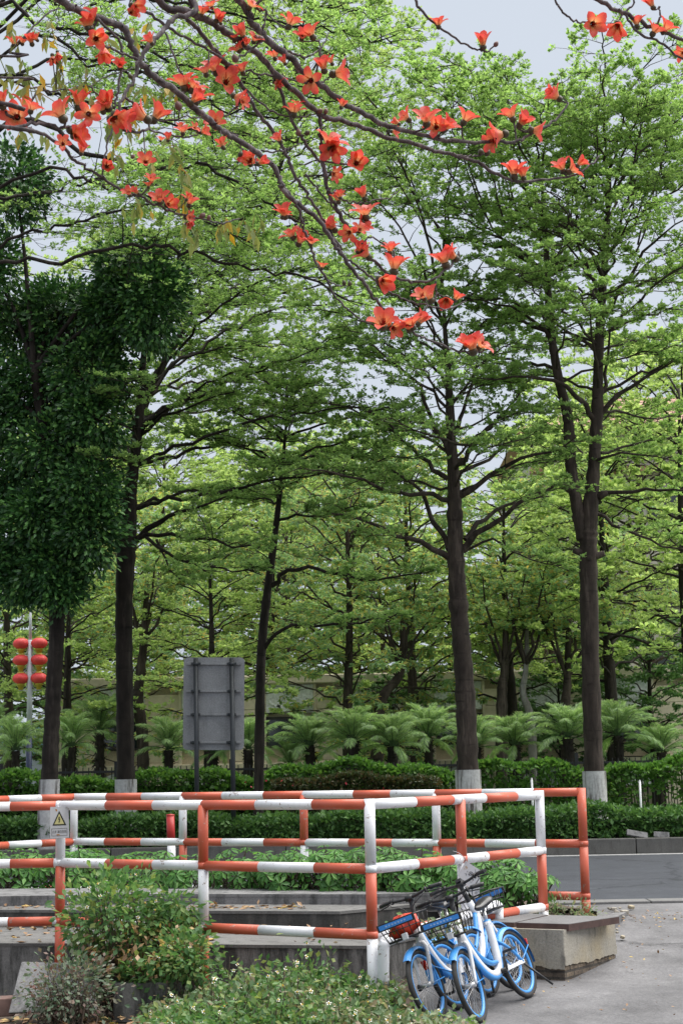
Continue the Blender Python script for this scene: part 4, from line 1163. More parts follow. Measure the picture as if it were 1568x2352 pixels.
# --- centre tree
T4, ax4 = base_tree('almond_tree', 'upright tree with limewashed foot in the centre right, forking above the road', 1075, YT,
    [(1076, 1840), (1068, 1600), (1053, 1400), (1046, 1270), (1042, 1120), (1035, 1000), (1030, 880), (1020, 740), (1015, 640)], [0.205, 0.19, 0.17, 0.165, 0.125, 0.10, 0.07, 0.04, 0.02], 1768, M['bark'])
L4 = [px_limb([(1030, 1280, YT), (990, 1255, YT - .2), (930, 1230, YT - .6), (840, 1198, YT - 1.0), (760, 1180, YT - 1.2)], 0.07, 0.015, .45),
      px_limb([(1030, 1262, YT), (1000, 1205, YT + .2), (965, 1130, YT + .5), (900, 1080, YT + .9), (800, 1030, YT + 1.2)], 0.065, 0.012, .4),
      px_limb([(1062, 1265, YT), (1105, 1218, YT - .3), (1170, 1175, YT - .8), (1240, 1130, YT - 1.2), (1310, 1105, YT - 1.5)], 0.075, 0.015, .5),
      px_limb([(1068, 1240, YT), (1110, 1190, YT + .4), (1180, 1155, YT + 1.0), (1260, 1140, YT + 1.5)], 0.06, 0.015, .4),
      px_limb([(1055, 1140, YT), (1100, 1110, YT - .3), (1180, 1062, YT - .6), (1250, 1040, YT - .9), (1320, 1005, YT - 1.2)], 0.065, 0.012, .55),
      px_limb([(1045, 1060, YT), (1080, 1030, YT), (1130, 975, YT + .2), (1180, 920, YT + .5), (1225, 860, YT + .8)], 0.065, 0.012, .5),
      px_limb([(1035, 1010, YT), (1060, 950, YT + .2), (1085, 870, YT + .3), (1110, 780, YT + .6)], 0.055, 0.010, .5),
      px_limb([(1028, 1040, YT), (990, 970, YT - .3), (960, 890, YT - .6), (900, 830, YT - .9), (830, 780, YT - 1.2)], 0.055, 0.010, .42),
      px_limb([(1028, 1100, YT), (980, 1060, YT + .2), (930, 1010, YT + .5), (850, 960, YT + .9), (750, 920, YT + 1.2)], 0.055, 0.010, .40),
      px_limb([(1035, 1150, YT), (960, 1135, YT - .4), (870, 1120, YT - .9), (780, 1090, YT - 1.5), (690, 1075, YT - 2)], 0.055, 0.010, .35),
      px_limb([(1030, 900, YT), (1000, 850, YT + .4), (950, 790, YT + .9), (880, 740, YT + 1.3)], 0.04, 0.010, .3),
      px_limb([(1040, 1090, YT), (1120, 1055, YT + .5), (1200, 1000, YT + .9), (1260, 985, YT + 1.2)], 0.045, 0.010, .5),
      px_limb([(1070, 1265, YT), (1130, 1240, YT - .2), (1180, 1262, YT - .6), (1220, 1285, YT - .9), (1290, 1300, YT - 1.2)], 0.03, 0.008, .5),
      px_limb([(1040, 1080, YT), (1080, 1040, YT - .9), (1000, 1000, YT - 2.0), (900, 960, YT - 2.6)], 0.04, 0.010, .3)]
L4 += auto_limbs(ax4, at(1045, 1130, YT)[2], at(1015, 650, YT)[2], 26, lambda f: 3.1 - 1.0 * f, 0.70, 1.25, 0.85, 4, bias=(-1, 0, .32))
tree_mesh(L4, T4, M['bark'], M['leaf_mid'], 0.066, 0.039, 6.2, 1.0, 7, 4, 5)
# --- right tree, two stems
T5, ax5 = base_tree('almond_tree', 'tall two stemmed tree with limewashed foot, rightmost of the street trees', 1362, YT + .2,
    [(1366, 1840), (1356, 1560), (1350, 1290), (1352, 1200), (1362, 1080), (1370, 950), (1373, 840), (1378, 730), (1388, 600), (1395, 480), (1400, 390), (1398, 320)], [0.19, 0.175, 0.18, 0.17, 0.125, 0.12, 0.10, 0.085, 0.07, 0.05, 0.03, 0.015], 1771, M['bark'])
YR = YT + .2
w = MB(); P = [at(1338, 1240, YR), at(1322, 1150, YR), at(1310, 1070, YR), at(1303, 960, YR), at(1280, 860, YR), at(1262, 740, YR), at(1255, 600, YR), at(1248, 480, YR), at(1240, 400, YR)]
trunk_tube(w, P, [0.13, 0.12, 0.115, 0.105, 0.09, 0.08, 0.06, 0.04, 0.015])
for (px, py, dx) in ((1326, 1268, -1), (1378, 1275, 1), (1350, 1285, 0), (1300, 1120, -1), (1385, 1135, 1)):      # pruned stubs
    c_ = at(px, py, YR - .1); w.tube([at(1352 if py > 1200 else px - dx * 14, py + 6, YR), c_ + [dx * 0.08, -0.10 if dx == 0 else 0, 0.03]], [0.10, 0.055], 10)
ax5b = np.array(P)
L5 = [px_limb([(1368, 965, YR), (1345, 930, YR - .2), (1300, 888, YR - .4), (1240, 872, YR - .7), (1180, 866, YR - .9), (1095, 868, YR - 1.2)], 0.065, 0.012, .7),
      px_limb([(1376, 955, YR), (1410, 915, YR), (1450, 885, YR - .2), (1500, 855, YR - .3), (1560, 820, YR - .5)], 0.06, 0.015, .6),
      px_limb([(1374, 960, YR), (1385, 900, YR), (1395, 840, YR + .2), (1400, 750, YR + .4)], 0.055, 0.02, .6),
      px_limb([(1380, 1132, YR), (1450, 1125, YR - .3), (1510, 1122, YR - .6), (1580, 1128, YR - 1.0)], 0.045, 0.018, .5),
      px_limb([(1378, 1040, YR), (1420, 1030, YR + .3), (1500, 1010, YR + .5), (1590, 1000, YR + .9)], 0.035, 0.010, .3),
      px_limb([(1370, 1180, YR), (1410, 1205, YR - .3), (1460, 1230, YR - .7), (1520, 1255, YR - 1.2), (1590, 1265, YR - 1.5)], 0.04, 0.012, .4),
      px_limb([(1365, 1060, YR), (1400, 1045, YR - .4), (1460, 1040, YR - .8), (1550, 1060, YR - 1.2)], 0.035, 0.010, .3),
      px_limb([(1370, 940, YR), (1420, 950, YR + .6), (1500, 960, YR + 1.0), (1590, 940, YR + 1.5)], 0.035, 0.010, .3),
      px_limb([(1262, 780, YR), (1220, 730, YR - .3), (1150, 700, YR - .6), (1060, 690, YR - 1.0)], 0.04, 0.012, .35),
      px_limb([(1256, 640, YR), (1200, 590, YR - .2), (1120, 560, YR - .4), (1020, 540, YR - .9)], 0.045, 0.012, .35),
      px_limb([(1250, 560, YR), (1200, 500, YR + .2), (1120, 470, YR + .5), (1040, 470, YR + .9)], 0.045, 0.010, .3),
      px_limb([(1380, 730, YR), (1440, 640, YR - .3), (1500, 560, YR - .6), (1580, 500, YR - 1)], 0.05, 0.012, .35),
      px_limb([(1385, 640, YR), (1340, 560, YR - .6), (1290, 520, YR - 1.1), (1220, 500, YR - 1.7)], 0.045, 0.010, .3)]
R5 = lambda f: 3.9 - 1.6 * f
L5 += auto_limbs(ax5, at(1370, 900, YR)[2], at(1395, 400, YR)[2], 32, R5, 0.66, 1.28, 0.95, 5)
L5 += auto_limbs(ax5b, at(1290, 860, YR)[2], at(1240, 440, YR)[2], 24, lambda f: 3.6 - 1.5 * f, 0.66, 1.22, 0.95, 15, bias=(-1, 0, .25))
# upright leafy shoots that break the skyline
for k in range(26):
    px = random.uniform(860, 1580); top = np.interp(px, [840, 950, 1100, 1230, 1350, 1450, 1580], [240, 170, 150, 120, 175, 150, 195]) + random.uniform(-20, 70)
    dd = random.uniform(-1.5, 1.5)
    L5.append(px_limb([(px + (1320 - px) * .35, top + 330, YR + dd * .5), (px + (1320 - px) * .10, top + 150, YR + dd), (px, top, YR + dd * 1.2)], 0.022, 0.005, .25))
tree_mesh(L5, T5, M['bark'], M['leaf_fresh'], 0.072, 0.042, 5.8, 1.0, 7, 4, 5, wood=w)
# --- left tree
T2, ax2 = base_tree('almond_tree', 'tree with thick dark trunk beside the dense dark crown, left of the road sign', 290, YT,
    [(290, 1845), (287, 1600), (285, 1400), (292, 1250), (300, 1130), (318, 980), (330, 820), (335, 680)], [0.175, 0.165, 0.165, 0.19, 0.13, 0.10, 0.06, 0.02], 1790, M['bark_dark'])
L2 = [px_limb([(300, 1250, YT), (340, 1215, YT - .2), (390, 1180, YT - .4), (440, 1165, YT - .7), (520, 1140, YT - 1)], 0.075, 0.015, .5),
      px_limb([(305, 1245, YT), (350, 1222, YT - .3), (420, 1228, YT - .6), (480, 1240, YT - .9), (560, 1256, YT - 1.3), (640, 1262, YT - 1.6)], 0.05, 0.012, .25),
      px_limb([(330, 1228, YT - .2), (372, 1262, YT - .6), (430, 1290, YT - .9), (520, 1308, YT - 1.4), (600, 1320, YT - 1.6)], 0.038, 0.010, .3),
      px_limb([(360, 1240, YT - .4), (375, 1280, YT - .7), (395, 1318, YT - 1.0), (450, 1352, YT - 1.4)], 0.030, 0.008, .4),
      px_limb([(280, 1250, YT), (262, 1200, YT + .6), (240, 1130, YT + 1.2), (205, 1060, YT + 1.8)], 0.06, 0.015, .5),
      px_limb([(320, 1000, YT), (370, 960, YT - .3), (440, 930, YT - .8), (540, 900, YT - 1.3)], 0.045, 0.01, .3)]
L2 += auto_limbs(ax2, at(300, 1170, YT)[2], at(335, 690, YT)[2], 46, lambda f: 3.7 - 1.0 * f, 0.55, 1.2, 0.8, 2, bias=(1, .35, .62))
tree_mesh(L2, T2, M['bark_dark'], M['leaf_mid'], 0.066, 0.039, 6.0, 1.0, 7, 4, 5)
# --- slim tree
YS = YT + 1.6
T3, ax3 = base_tree('almond_tree', 'slim leaning tree just right of the road sign, long bare limb to the right', 600, YS,
    [(594, 1850), (597, 1640), (601, 1490), (614, 1360), (630, 1240), (645, 1110), (655, 1000), (662, 900)], [0.10, 0.098, 0.095, 0.085, 0.07, 0.05, 0.03, 0.015], None, M['bark_dark'])
L3 = [px_limb([(624, 1345, YS), (650, 1318, YS - .2), (690, 1310, YS - .3), (740, 1310, YS - .5), (800, 1325, YS - .8), (880, 1324, YS - 1.1), (985, 1315, YS - 1.4)], 0.055, 0.014, .48),
      px_limb([(604, 1495, YS), (640, 1452, YS - .3), (690, 1432, YS - .5), (770, 1438, YS - .9), (850, 1428, YS - 1.2), (920, 1405, YS - 1.5)], 0.045, 0.012, .45),
      px_limb([(636, 1195, YS), (680, 1188, YS - .3), (740, 1182, YS - .6), (820, 1160, YS - 1)], 0.035, 0.010, .3)]
L3 += auto_limbs(ax3, at(640, 1150, YS)[2], at(662, 905, YS)[2], 20, lambda f: 2.7 - .6 * f, 0.5, 1.1, 0.7, 3)
tree_mesh(L3, T3, M['bark_dark'], M['leaf_mid'], 0.066, 0.039, 6.8, 0.9, 7, 4, 5)
# --- spreading tree whose trunk stands left of the frame
Y0 = 26.0
t0_ = thing('almond_tree', 'wide spreading tree reaching in from the left edge, its long dark limbs high up', 'tree', (-9.3, Y0, BED * 0), 'street trees beyond the road')
w = MB(); axs = [np.array([-9.3, Y0, 0.0]), np.array([-9.2, Y0, 3.0]), np.array([-9.0, Y0, 6.2]), np.array([-8.6, Y0, 9.0]), np.array([-8.3, Y0, 12.5]), np.array([-8.2, Y0, 15.0])]
trunk_tube(w, axs, [0.30, 0.27, 0.25, 0.2, 0.12, 0.04]); w.build('trunk', M['bark_dark'], t0_)
S = lambda dz: axs[2] + np.array([0.1, 0, dz])
def in_limb(z, pts, r0, r1, t0):
    b = np.array([np.interp(z, [a[2] for a in axs], [a[k] for a in axs]) for k in range(3)])
    return ([b] + [at(*p) for p in pts], r0, r1, t0)
L0 = [in_limb(8.2, [(-60, 622, 25), (120, 597, 24.6), (300, 562, 24.3), (420, 575, 24.1), (560, 612, 24), (700, 640, 24), (800, 690, 24)], 0.037, 0.015, .39),
      in_limb(8.6, [(-40, 590, 26), (60, 540, 26), (200, 500, 26), (340, 470, 26.5), (500, 480, 27)], 0.036, 0.012, .34),
      in_limb(9.4, [(0, 290, 24), (190, 345, 23.8), (330, 388, 23.6), (440, 385, 23.5), (560, 430, 23.4), (650, 490, 23.2), (740, 540, 23)], 0.047, 0.012, .39),
      in_limb(9.8, [(60, 400, 24), (230, 430, 23.5), (360, 450, 23.2), (480, 520, 23), (600, 560, 22.8)], 0.032, 0.010, .34),
      in_limb(10.5, [(-40, 40, 25), (100, 62, 24.8), (260, 85, 24.5), (420, 150, 24.2), (560, 175, 24), (700, 200, 24)], 0.043, 0.012, .29),
      in_limb(10.0, [(-20, 190, 26), (120, 215, 26), (260, 245, 26), (420, 290, 26), (560, 310, 26.3), (720, 320, 26.6)], 0.036, 0.012, .26),
      in_limb(11.0, [(0, 10, 26), (160, 20, 26.5), (320, -10, 27), (500, -40, 27.5)], 0.043, 0.012, .24),
      in_limb(10.6, [(30, 110, 25.5), (200, 130, 25), (380, 190, 24.6), (520, 250, 24.2), (640, 270, 24)], 0.032, 0.012, .24),
      in_limb(11.5, [(120, -40, 25), (360, 0, 25), (560, 40, 25), (760, 70, 25), (900, 100, 25)], 0.036, 0.012, .29),
      in_limb(9.0, [(-60, 480, 27), (100, 440, 28), (260, 400, 28.6), (420, 360, 29), (600, 380, 29)], 0.036, 0.012, .29),
      in_limb(11.0, [(60, 160, 27.5), (260, 160, 28), (460, 180, 28.5), (640, 210, 29), (820, 240, 29)], 0.036, 0.012, .26),
      in_limb(12.0, [(200, -60, 27), (460, -30, 27.4), (680, 0, 28), (860, 40, 28.5)], 0.036, 0.012, .26)]
tree_mesh(L0, t0_, M['bark_dark'], M['leaf_fresh'], 0.062, 0.037, 5.6, 1.3, 7, 4, 5, flat=0.5)
# --- tall paler tree behind, filling the middle of the picture
Y6 = 39.0
t6, ax6 = base_tree('almond_tree', 'tall yellow green tree leaning up from behind the left trunk, filling the upper middle', 296, Y6,
    [(292, 1830), (290, 1500), (298, 1200), (322, 960), (420, 760), (560, 560), (660, 330), (705, 60)], [0.16, 0.15, 0.14, 0.12, 0.09, 0.07, 0.05, 0.02], None, M['bark_dark'], 'trees behind the palms')
L6 = auto_limbs(ax6, at(420, 980, Y6)[2], at(705, 70, Y6)[2], 74, lambda f: 5.0 - 2.4 * f, 0.5, 1.15, 1.0, 6, bias=(1, 0, .08))
tree_mesh(L6, t6, M['bark'], M['leaf_yellow'], 0.085, 0.050, 3.8, 1.3, 7, 4, 5)

# --- background trees: three kinds, each copied
def proto_tree(name, label, seed, H, z0f, R, n, lmat, leafL, leafW, flat, droop, el0, el1, tier, bark, r=0.16, nl=5):
    t = thing(name, label, 'tree', (0, 0, 0), 'trees behind the palms')
    axp = [np.array([0, 0, -0.1]), np.array([0.05, 0.02, H * .3]), np.array([0.15, 0, H * .6]), np.array([0.1, 0.1, H])]
    w = MB(); trunk_tube(w, axp, [r, r * .9, r * .55, 0.02], 10); w.build('trunk', bark, t)
    lm = auto_limbs(axp, H * z0f, H * .97, n, R, el0, el1, tier, seed)
    tree_mesh(lm, t, bark, lmat, leafL, leafW, 2.9, 1.1, 5, 3, nl, flat=flat, droop=droop, upleaf=0.45 if droop == 0 else -0.2)
    return t
pA = proto_tree('almond_tree', '', 31, 8.6, .34, lambda f: 3.6 - 1.7 * f, 34, M['leaf_yellow'], 0.118, 0.068, .25, 0, .42, 1.1, .9, M['bark_dark'])
pB = proto_tree('feathery_tree', '', 41, 9.6, .13, lambda f: 3.3 * math.sin(0.5 + 2.3 * f) + .3, 44, M['leaf_feather'], 0.165, 0.055, .5, .16, .6, 1.2, 0, M['bark'])
pC = proto_tree('bushy_tree', '', 51, 6.5, .14, lambda f: 3.0 * math.sin(0.7 + 2.0 * f) + .3, 40, M['leaf_dark'], 0.16, 0.085, .5, .05, .5, 1.1, 0, M['bark_dark'])
pD = thing('almond_tree', '', 'tree', (0, 0, 0), 'tall trees far behind')
_ax = [np.array([0, 0, -.1]), np.array([.1, 0, 4.0]), np.array([-.1, .1, 9.0]), np.array([.1, 0, 14.0])]
w = MB(); trunk_tube(w, _ax, [.22, .2, .12, .03], 10); w.build('trunk', M['bark'], pD)
tree_mesh(auto_limbs(_ax, 2.6, 13.6, 84, lambda f: 5.4 * math.sin(.75 + 2.1 * f) + .3, .35, 1.0, .8, 61), pD, M['bark'], M['leaf_yellow'], 0.125, 0.075, 3.4, 1.4, 6, 3, 5)
used = set()
def put_tree(p, px, Y, s, rz, label, sz=None):
    o = p if p.name not in used else copy_tree(p)
    used.add(o.name); used.add(p.name)
    o.location = (xat(px, Y), Y, BED); o.rotation_euler.z = rz; o.scale = (s, s, sz or s); o['label'] = label
    return o
# prototypes are placed first, then copied
put_tree(pA, 478, 42.5, 0.88, .4, 'layered pale green tree whose fork shows above the road sign')
put_tree(pA, 1420, 44, 1.22, 1.9, 'layered pale green tree directly behind the two stemmed tree')
put_tree(pA, 1190, 47, 1.10, 3.1, 'layered pale green tree between the two limewashed trunks on the right')
put_tree(pA, 1600, 43, 1.32, 4.4, 'layered pale green tree at the right edge over the palms')
put_tree(pA, 150, 44.5, 0.9, 5.2, 'layered green tree just right of the lantern pole')
put_tree(pB, 800, 44, 1.0, .3, 'blue green feathery tree right of the slim leaning tree')
put_tree(pB, 960, 46, 1.06, 2.2, 'blue green feathery tree just left of the centre trunk')
put_tree(pB, 1290, 52, 1.05, 3.5, 'feathery tree far back between the right hand trunks')
put_tree(pB, 290, 49, 0.98, 1.3, 'feathery green tree hidden behind the left trunk')
put_tree(pB, 20, 47, 1.0, 4.0, 'feathery dark tree at the left edge behind the lanterns')
put_tree(pB, 660, 53, 1.05, 5.0, 'feathery tree far back behind the slim leaning trunk')
put_tree(pD, 130, 60, .98, .2, 'far pale tree behind the shed at the left')
put_tree(pD, 380, 63, 1.02, 1.4, 'far pale tree above the road sign')
put_tree(pD, 620, 61, .95, 2.7, 'far pale tree behind the slim leaning trunk')
put_tree(pD, 830, 64, 1.0, 3.3, 'far pale tree left of the centre trunk')
put_tree(pD, 1040, 62, .60, 4.6, 'far pale tree directly behind the centre trunk')
put_tree(pD, 1200, 60, .58, 5.5, 'far pale tree left of the tiled building')
put_tree(pD, 1360, 57, .52, 2.2, 'slender far pale tree just left of the two stemmed tree', 1.0)
put_tree(pD, 1510, 57, .92, .9, 'far pale tree in front of the tiled building near the right edge', 1.14)
put_tree(pA, 640, 53, .95, 3.7, 'far layered tree low behind the slim leaning trunk')
put_tree(pA, 880, 54, 1.0, .6, 'far layered tree low between the slim trunk and the centre tree')
put_tree(pA, 330, 53, .9, 4.9, 'far layered tree low left of the road sign')
put_tree(pC, 905, 49.2, 0.62, 1.0, 'dark bushy tree low behind the palms left of the centre trunk')
put_tree(pC, 1300, 48.5, 0.62, 3.0, 'dark bushy tree low behind the right trunk')
put_tree(pC, 1510, 48, 0.80, 4.0, 'dark bushy tree with red blooms near the right edge')
put_tree(pC, -10, 52, 0.80, 4.2, 'dark bushy tree low at the left edge by the pale shed')
# two bare grey stems between the palms
for (pts, r_, lb) in (([(1224, 1850), (1222, 1720), (1215, 1640), (1200, 1590), (1207, 1530)], 0.12, 'crooked pale grey trunk between the right hand palms'), ([(1300, 1840), (1298, 1640), (1302, 1560)], 0.15, 'straight grey brown trunk left of the right limewashed tree'), ([(1150, 1840), (1152, 1600), (1158, 1540)], 0.16, 'dark straight trunk right of the centre tree behind the palms'), ([(870, 1850), (866, 1690), (880, 1600), (920, 1540)], 0.17, 'dark leaning trunk behind the palms left of centre'), ([(330, 1850), (328, 1700), (318, 1600), (330, 1480)], 0.17, 'dark trunk just right of the left tree in front of the stone building')):
    P = [at(*p, 43.2) for p in pts]; b0 = P[0].copy(); b0[2] = BED; P = [b0 - [0, 0, .1]] + P[1:] + [P[-1] + np.array([.1, 0, 1.6])]
    t = thing('tree', lb, 'tree', b0, 'bare stems behind the palms'); w = MB(); trunk_tube(w, P, [r_, r_ * .9, r_ * .7, r_ * .4]); w.build('trunk', M['bark_grey'] if 'pale' in lb else M['bark'], t)
    lm = [([P[-2], P[-1] + np.array([math.cos(a) * 1.2, math.sin(a) * 1.2, .7 + .2 * k])], 0.05, 0.01, .3) for k, a in enumerate(np.arange(5) * 1.3)]
    tree_mesh(lm, t, M['bark'], M['leaf_feather'], 0.15, 0.06, 5, .8, 5, 3, 4)

# ------------------------------------------------------------------ dense dark tree at the left
YF = 29.6; uF = YF / F
tf_, axf = base_tree('fig_tree', 'dense dark glossy tree filling the left edge', 118, YF, [(112, 1860), (118, 1700), (125, 1560), (132, 1420), (128, 1250), (110, 1050), (80, 850)], [0.16, 0.15, 0.145, 0.145, 0.15, 0.13, 0.09], 1790, M['bark_dark'], 'street trees beyond the road')
clumps = [(38, 425, 72, 112, 0), (-10, 640, 62, 125, .5), (300, 610, 92, 82, -.5), (345, 700, 90, 112, -.7), (262, 715, 90, 105, -.2), (140, 735, 95, 105, .3), (45, 760, 80, 100, .6), (205, 870, 100, 105, -.2), (100, 900, 95, 95, .4), (-10, 930, 80, 105, .4), (225, 965, 72, 75, -.4), (120, 1030, 105, 85, 0), (20, 1090, 85, 100, .4), (195, 1120, 85, 80, -.4), (110, 1190, 95, 85, -.1), (205, 1225, 65, 85, -.5), (30, 1240, 85, 85, .3), (130, 1310, 75, 70, -.2), (55, 1335, 70, 55, .1), (150, 1365, 35, 32, -.3)]
lf = MB(); w = MB(); LP, LD = [], []
for (cx_, cy_, rx, ry, dd) in clumps:
    c = at(cx_, cy_, YF + dd * 1.3); rx_, rz_ = rx * uF * .86, ry * uF * .88; ry_ = (rx_ + rz_) / 2 * .95
    b_ = np.array([np.interp(c[2] - .5, axf[:, 2], axf[:, k]) for k in range(3)]); w.tube(catmull([b_, (b_ + c) / 2 + [0, 0, .25], c], 8), np.linspace(.06, .015, 8), 6, cap=False)
    ns_ = int(40 * rx_ * rz_ / 0.5) + 14
    d = nrm(rng.normal(0, 1, (ns_, 3))); rr = rng.uniform(.42, 1.0, ns_)[:, None] ** .6 * np.where(rng.random(ns_) < .22, rng.uniform(1.0, 1.32, ns_), 1.0)[:, None]
    sub = c + d * rr * np.array([rx_, ry_, rz_])
    w.sticks(np.repeat(c[None], ns_, 0), sub, .012, .005, 0, 3)
    m = 72; k = np.repeat(np.arange(ns_), m)
    o = rng.normal(0, 1, (len(k), 3)) * np.array([.13, .13, .13])
    LP.append(sub[k] + o); LD.append(d[k] * .7 + nrm(o) * .7 + rng.normal(0, .35, (len(k), 3)) + np.array([0, 0, -.25]))
LP, LD = np.vstack(LP), np.vstack(LD)
ls = rng.uniform(.085, .15, len(LP)); lf.leaves(LP, LD, ls, ls * .55, fold=0.12, jitter=.9)
w.build('branches', M['bark_dark'], tf_); lf.build('crown', M['leaf_ficus'], tf_)

# ------------------------------------------------------------------ hedges and palms
def hedge(name, label, x0, x1, y0, y1, zt, leafm, n, L, Wd, wob=.06, gaps=0, zb=BED, group='hedges across the road', cat='hedge'):
    t = thing(name, label, cat, ((x0 + x1) / 2, (y0 + y1) / 2, zb), group)
    def top(x): return zt + wob * np.sin(x * 1.7 + zt) + wob * .6 * np.sin(x * 4.3 + 1)
    m = MB(); xs = np.linspace(x0 + .1, x1 - .1, 40)
    nt_ = n // 2
    px = rng.uniform(x0, x1, nt_); py = rng.uniform(y0, y1, nt_); P1_ = np.stack([px, py, top(px) + rng.normal(0, .035, nt_)], 1); D1 = np.stack([rng.normal(0, .6, nt_), rng.normal(-.2, .6, nt_), rng.uniform(.2, 1, nt_)], 1)
    nf = n - nt_; px = rng.uniform(x0, x1, nf); pz = zb + (top(px) - zb) * rng.uniform(0, 1, nf) ** .8; bul = .10 * np.sin(px * 2.3 + pz * 5); P2_ = np.stack([px, y0 + rng.normal(0, .05, nf) + bul * .6, pz], 1); D2 = np.stack([rng.normal(0, .7, nf), rng.uniform(-1, -.1, nf), rng.normal(.1, .6, nf)], 1)
    P_, D_ = np.vstack([P1_, P2_]), np.vstack([D1, D2])
    if gaps:
        keep = np.sin(P_[:, 0] * 2.1 + 3) * np.sin(P_[:, 2] * 5 + P_[:, 0]) + rng.normal(0, .35, len(P_)) < 1 - gaps * np.clip((P_[:, 0] - 2) / 3, 0.1, 1)
        P_, D_ = P_[keep], D_[keep]
    ls = L * rng.uniform(.65, 1.3, len(P_)); m.leaves(P_, D_, ls, ls * Wd / L, fold=.12, jitter=.8)
    m.build('foliage', leafm, t)
    s_ = MB(); k = int((x1 - x0) * 14); bx = rng.uniform(x0, x1, k); by = rng.uniform(y0 + .12, y1, k)
    s_.sticks(np.stack([bx, by, np.full(k, zb)], 1), np.stack([bx + rng.normal(0, .1, k), by + rng.normal(0, .05, k), top(bx) - .05], 1), .014, .006, 0, 4)
    s_.build('stems', M['bark_dark'], t)
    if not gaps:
        q = MB(); q.prism([(x0 + .1, y0 + .18), (x1 - .1, y0 + .18), (x1 - .1, y1), (x0 + .1, y1)], zb, zt - .16); q.build('light_block_core', M['inner'], t)  # added solid dark box behind the leaves, blocks light through the hedge
    return t
M['inner'] = simple('light_block_core', (0.018, 0.028, 0.012), 0.95, 0, 0.6, 10)  # dark colour of the added light-blocking hedge core
z_h1 = at(1300, 1852, 29.9)[2] - .12
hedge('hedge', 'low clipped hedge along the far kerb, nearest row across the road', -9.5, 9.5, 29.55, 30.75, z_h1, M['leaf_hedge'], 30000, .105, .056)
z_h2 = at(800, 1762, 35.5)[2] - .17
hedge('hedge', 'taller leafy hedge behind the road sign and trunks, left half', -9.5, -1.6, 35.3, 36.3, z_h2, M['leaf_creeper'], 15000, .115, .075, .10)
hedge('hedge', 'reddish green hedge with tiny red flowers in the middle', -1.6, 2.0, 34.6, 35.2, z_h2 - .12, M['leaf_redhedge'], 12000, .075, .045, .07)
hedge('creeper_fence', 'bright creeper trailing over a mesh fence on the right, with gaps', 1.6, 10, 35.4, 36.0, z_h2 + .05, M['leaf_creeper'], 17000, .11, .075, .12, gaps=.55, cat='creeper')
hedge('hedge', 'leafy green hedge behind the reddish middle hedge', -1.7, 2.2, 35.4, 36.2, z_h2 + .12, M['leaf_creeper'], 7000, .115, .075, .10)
b = MB(); n_ = 70; p_ = np.stack([rng.uniform(-3.2, 1.9, n_), rng.uniform(34.45, 34.6, n_), rng.uniform(.5, z_h2 - .05, n_)], 1)
b.leaves(p_, rng.normal(0, 1, (n_, 3)) + [0, -1, 0], .06, .05); tag(b.build('red_blossoms', simple('red_bloom', (.55, .03, .06), .6)), 'scattered tiny red blossoms on the middle hedge', 'flowers', kind='stuff')

def palm_proto():
    t = thing('pygmy_palm', '', 'palm', (0, 0, 0), 'pygmy palms beyond the hedge')
    w = MB(); n = 14; zz = np.linspace(-.1, 1.75, n); w.tube(np.stack([.03 * np.sin(zz * 2), 0 * zz, zz], 1), .085 + .018 * (np.arange(n) % 2) + .03 * np.linspace(0, 1, n), 10)
    k = 90; a = rng.uniform(0, 2 * PI, k); z = rng.uniform(.7, 1.8, k); A_ = np.stack([.08 * np.cos(a), .08 * np.sin(a), z], 1)
    w.sticks(A_, A_ + np.stack([.11 * np.cos(a), .11 * np.sin(a), rng.uniform(-.14, .06, k)], 1), .014, .006, 0, 4)
    w.build('trunk', M['bark_dark'], t)
    f = MB(); r_ = MB()
    nf = 30
    for i in range(nf):
        az = i * 2.39996; e = np.interp(i / nf, [0, .3, .6, .85, 1], [1.52, 1.32, 1.0, .55, -.1]) + random.uniform(-.1, .1); L = random.uniform(.85, 1.12) * (0.85 if e > 1.25 else 1)
        h = np.array([math.cos(az), math.sin(az), 0]); n = 12; p = np.array([0, 0, 1.78]) + h * .04; C = [p]; ang = e
        for s in range(n - 1):
            p = p + (h * math.cos(ang) + np.array([0, 0, math.sin(ang)])) * L / (n - 1); C.append(p); ang -= (.028 + .016 * s)
        C = np.array(C); r_.tube(C, np.linspace(.011, .003, n), 4, cap=False)
        C2 = catmull(C, 44)[7:]; T = nrm(np.gradient(C2, axis=0)); S_ = nrm(np.cross(T, [0, 0, 1.0]) + 1e-6); m = len(C2)
        for sg in (-1, 1):
            D = T * .70 + S_ * sg * .55 + np.array([0, 0, -.12 if e > 1.1 else -.40]); ll = np.sin(np.linspace(.5, 2.9, m)) * .22 + .05
            f.leaves(C2, D + rng.normal(0, .08, (m, 3)), ll, .015, wide=.35, jitter=.3)
            f.leaves(C2 + T * .012, D + rng.normal(0, .13, (m, 3)) + [0, 0, .12], ll * .95, .014, wide=.35, jitter=.3)
    f.build('fronds', M['leaf_palm'], t); r_.build('frond_stalks', M['stem_green'], t)
    return t
pp = palm_proto()
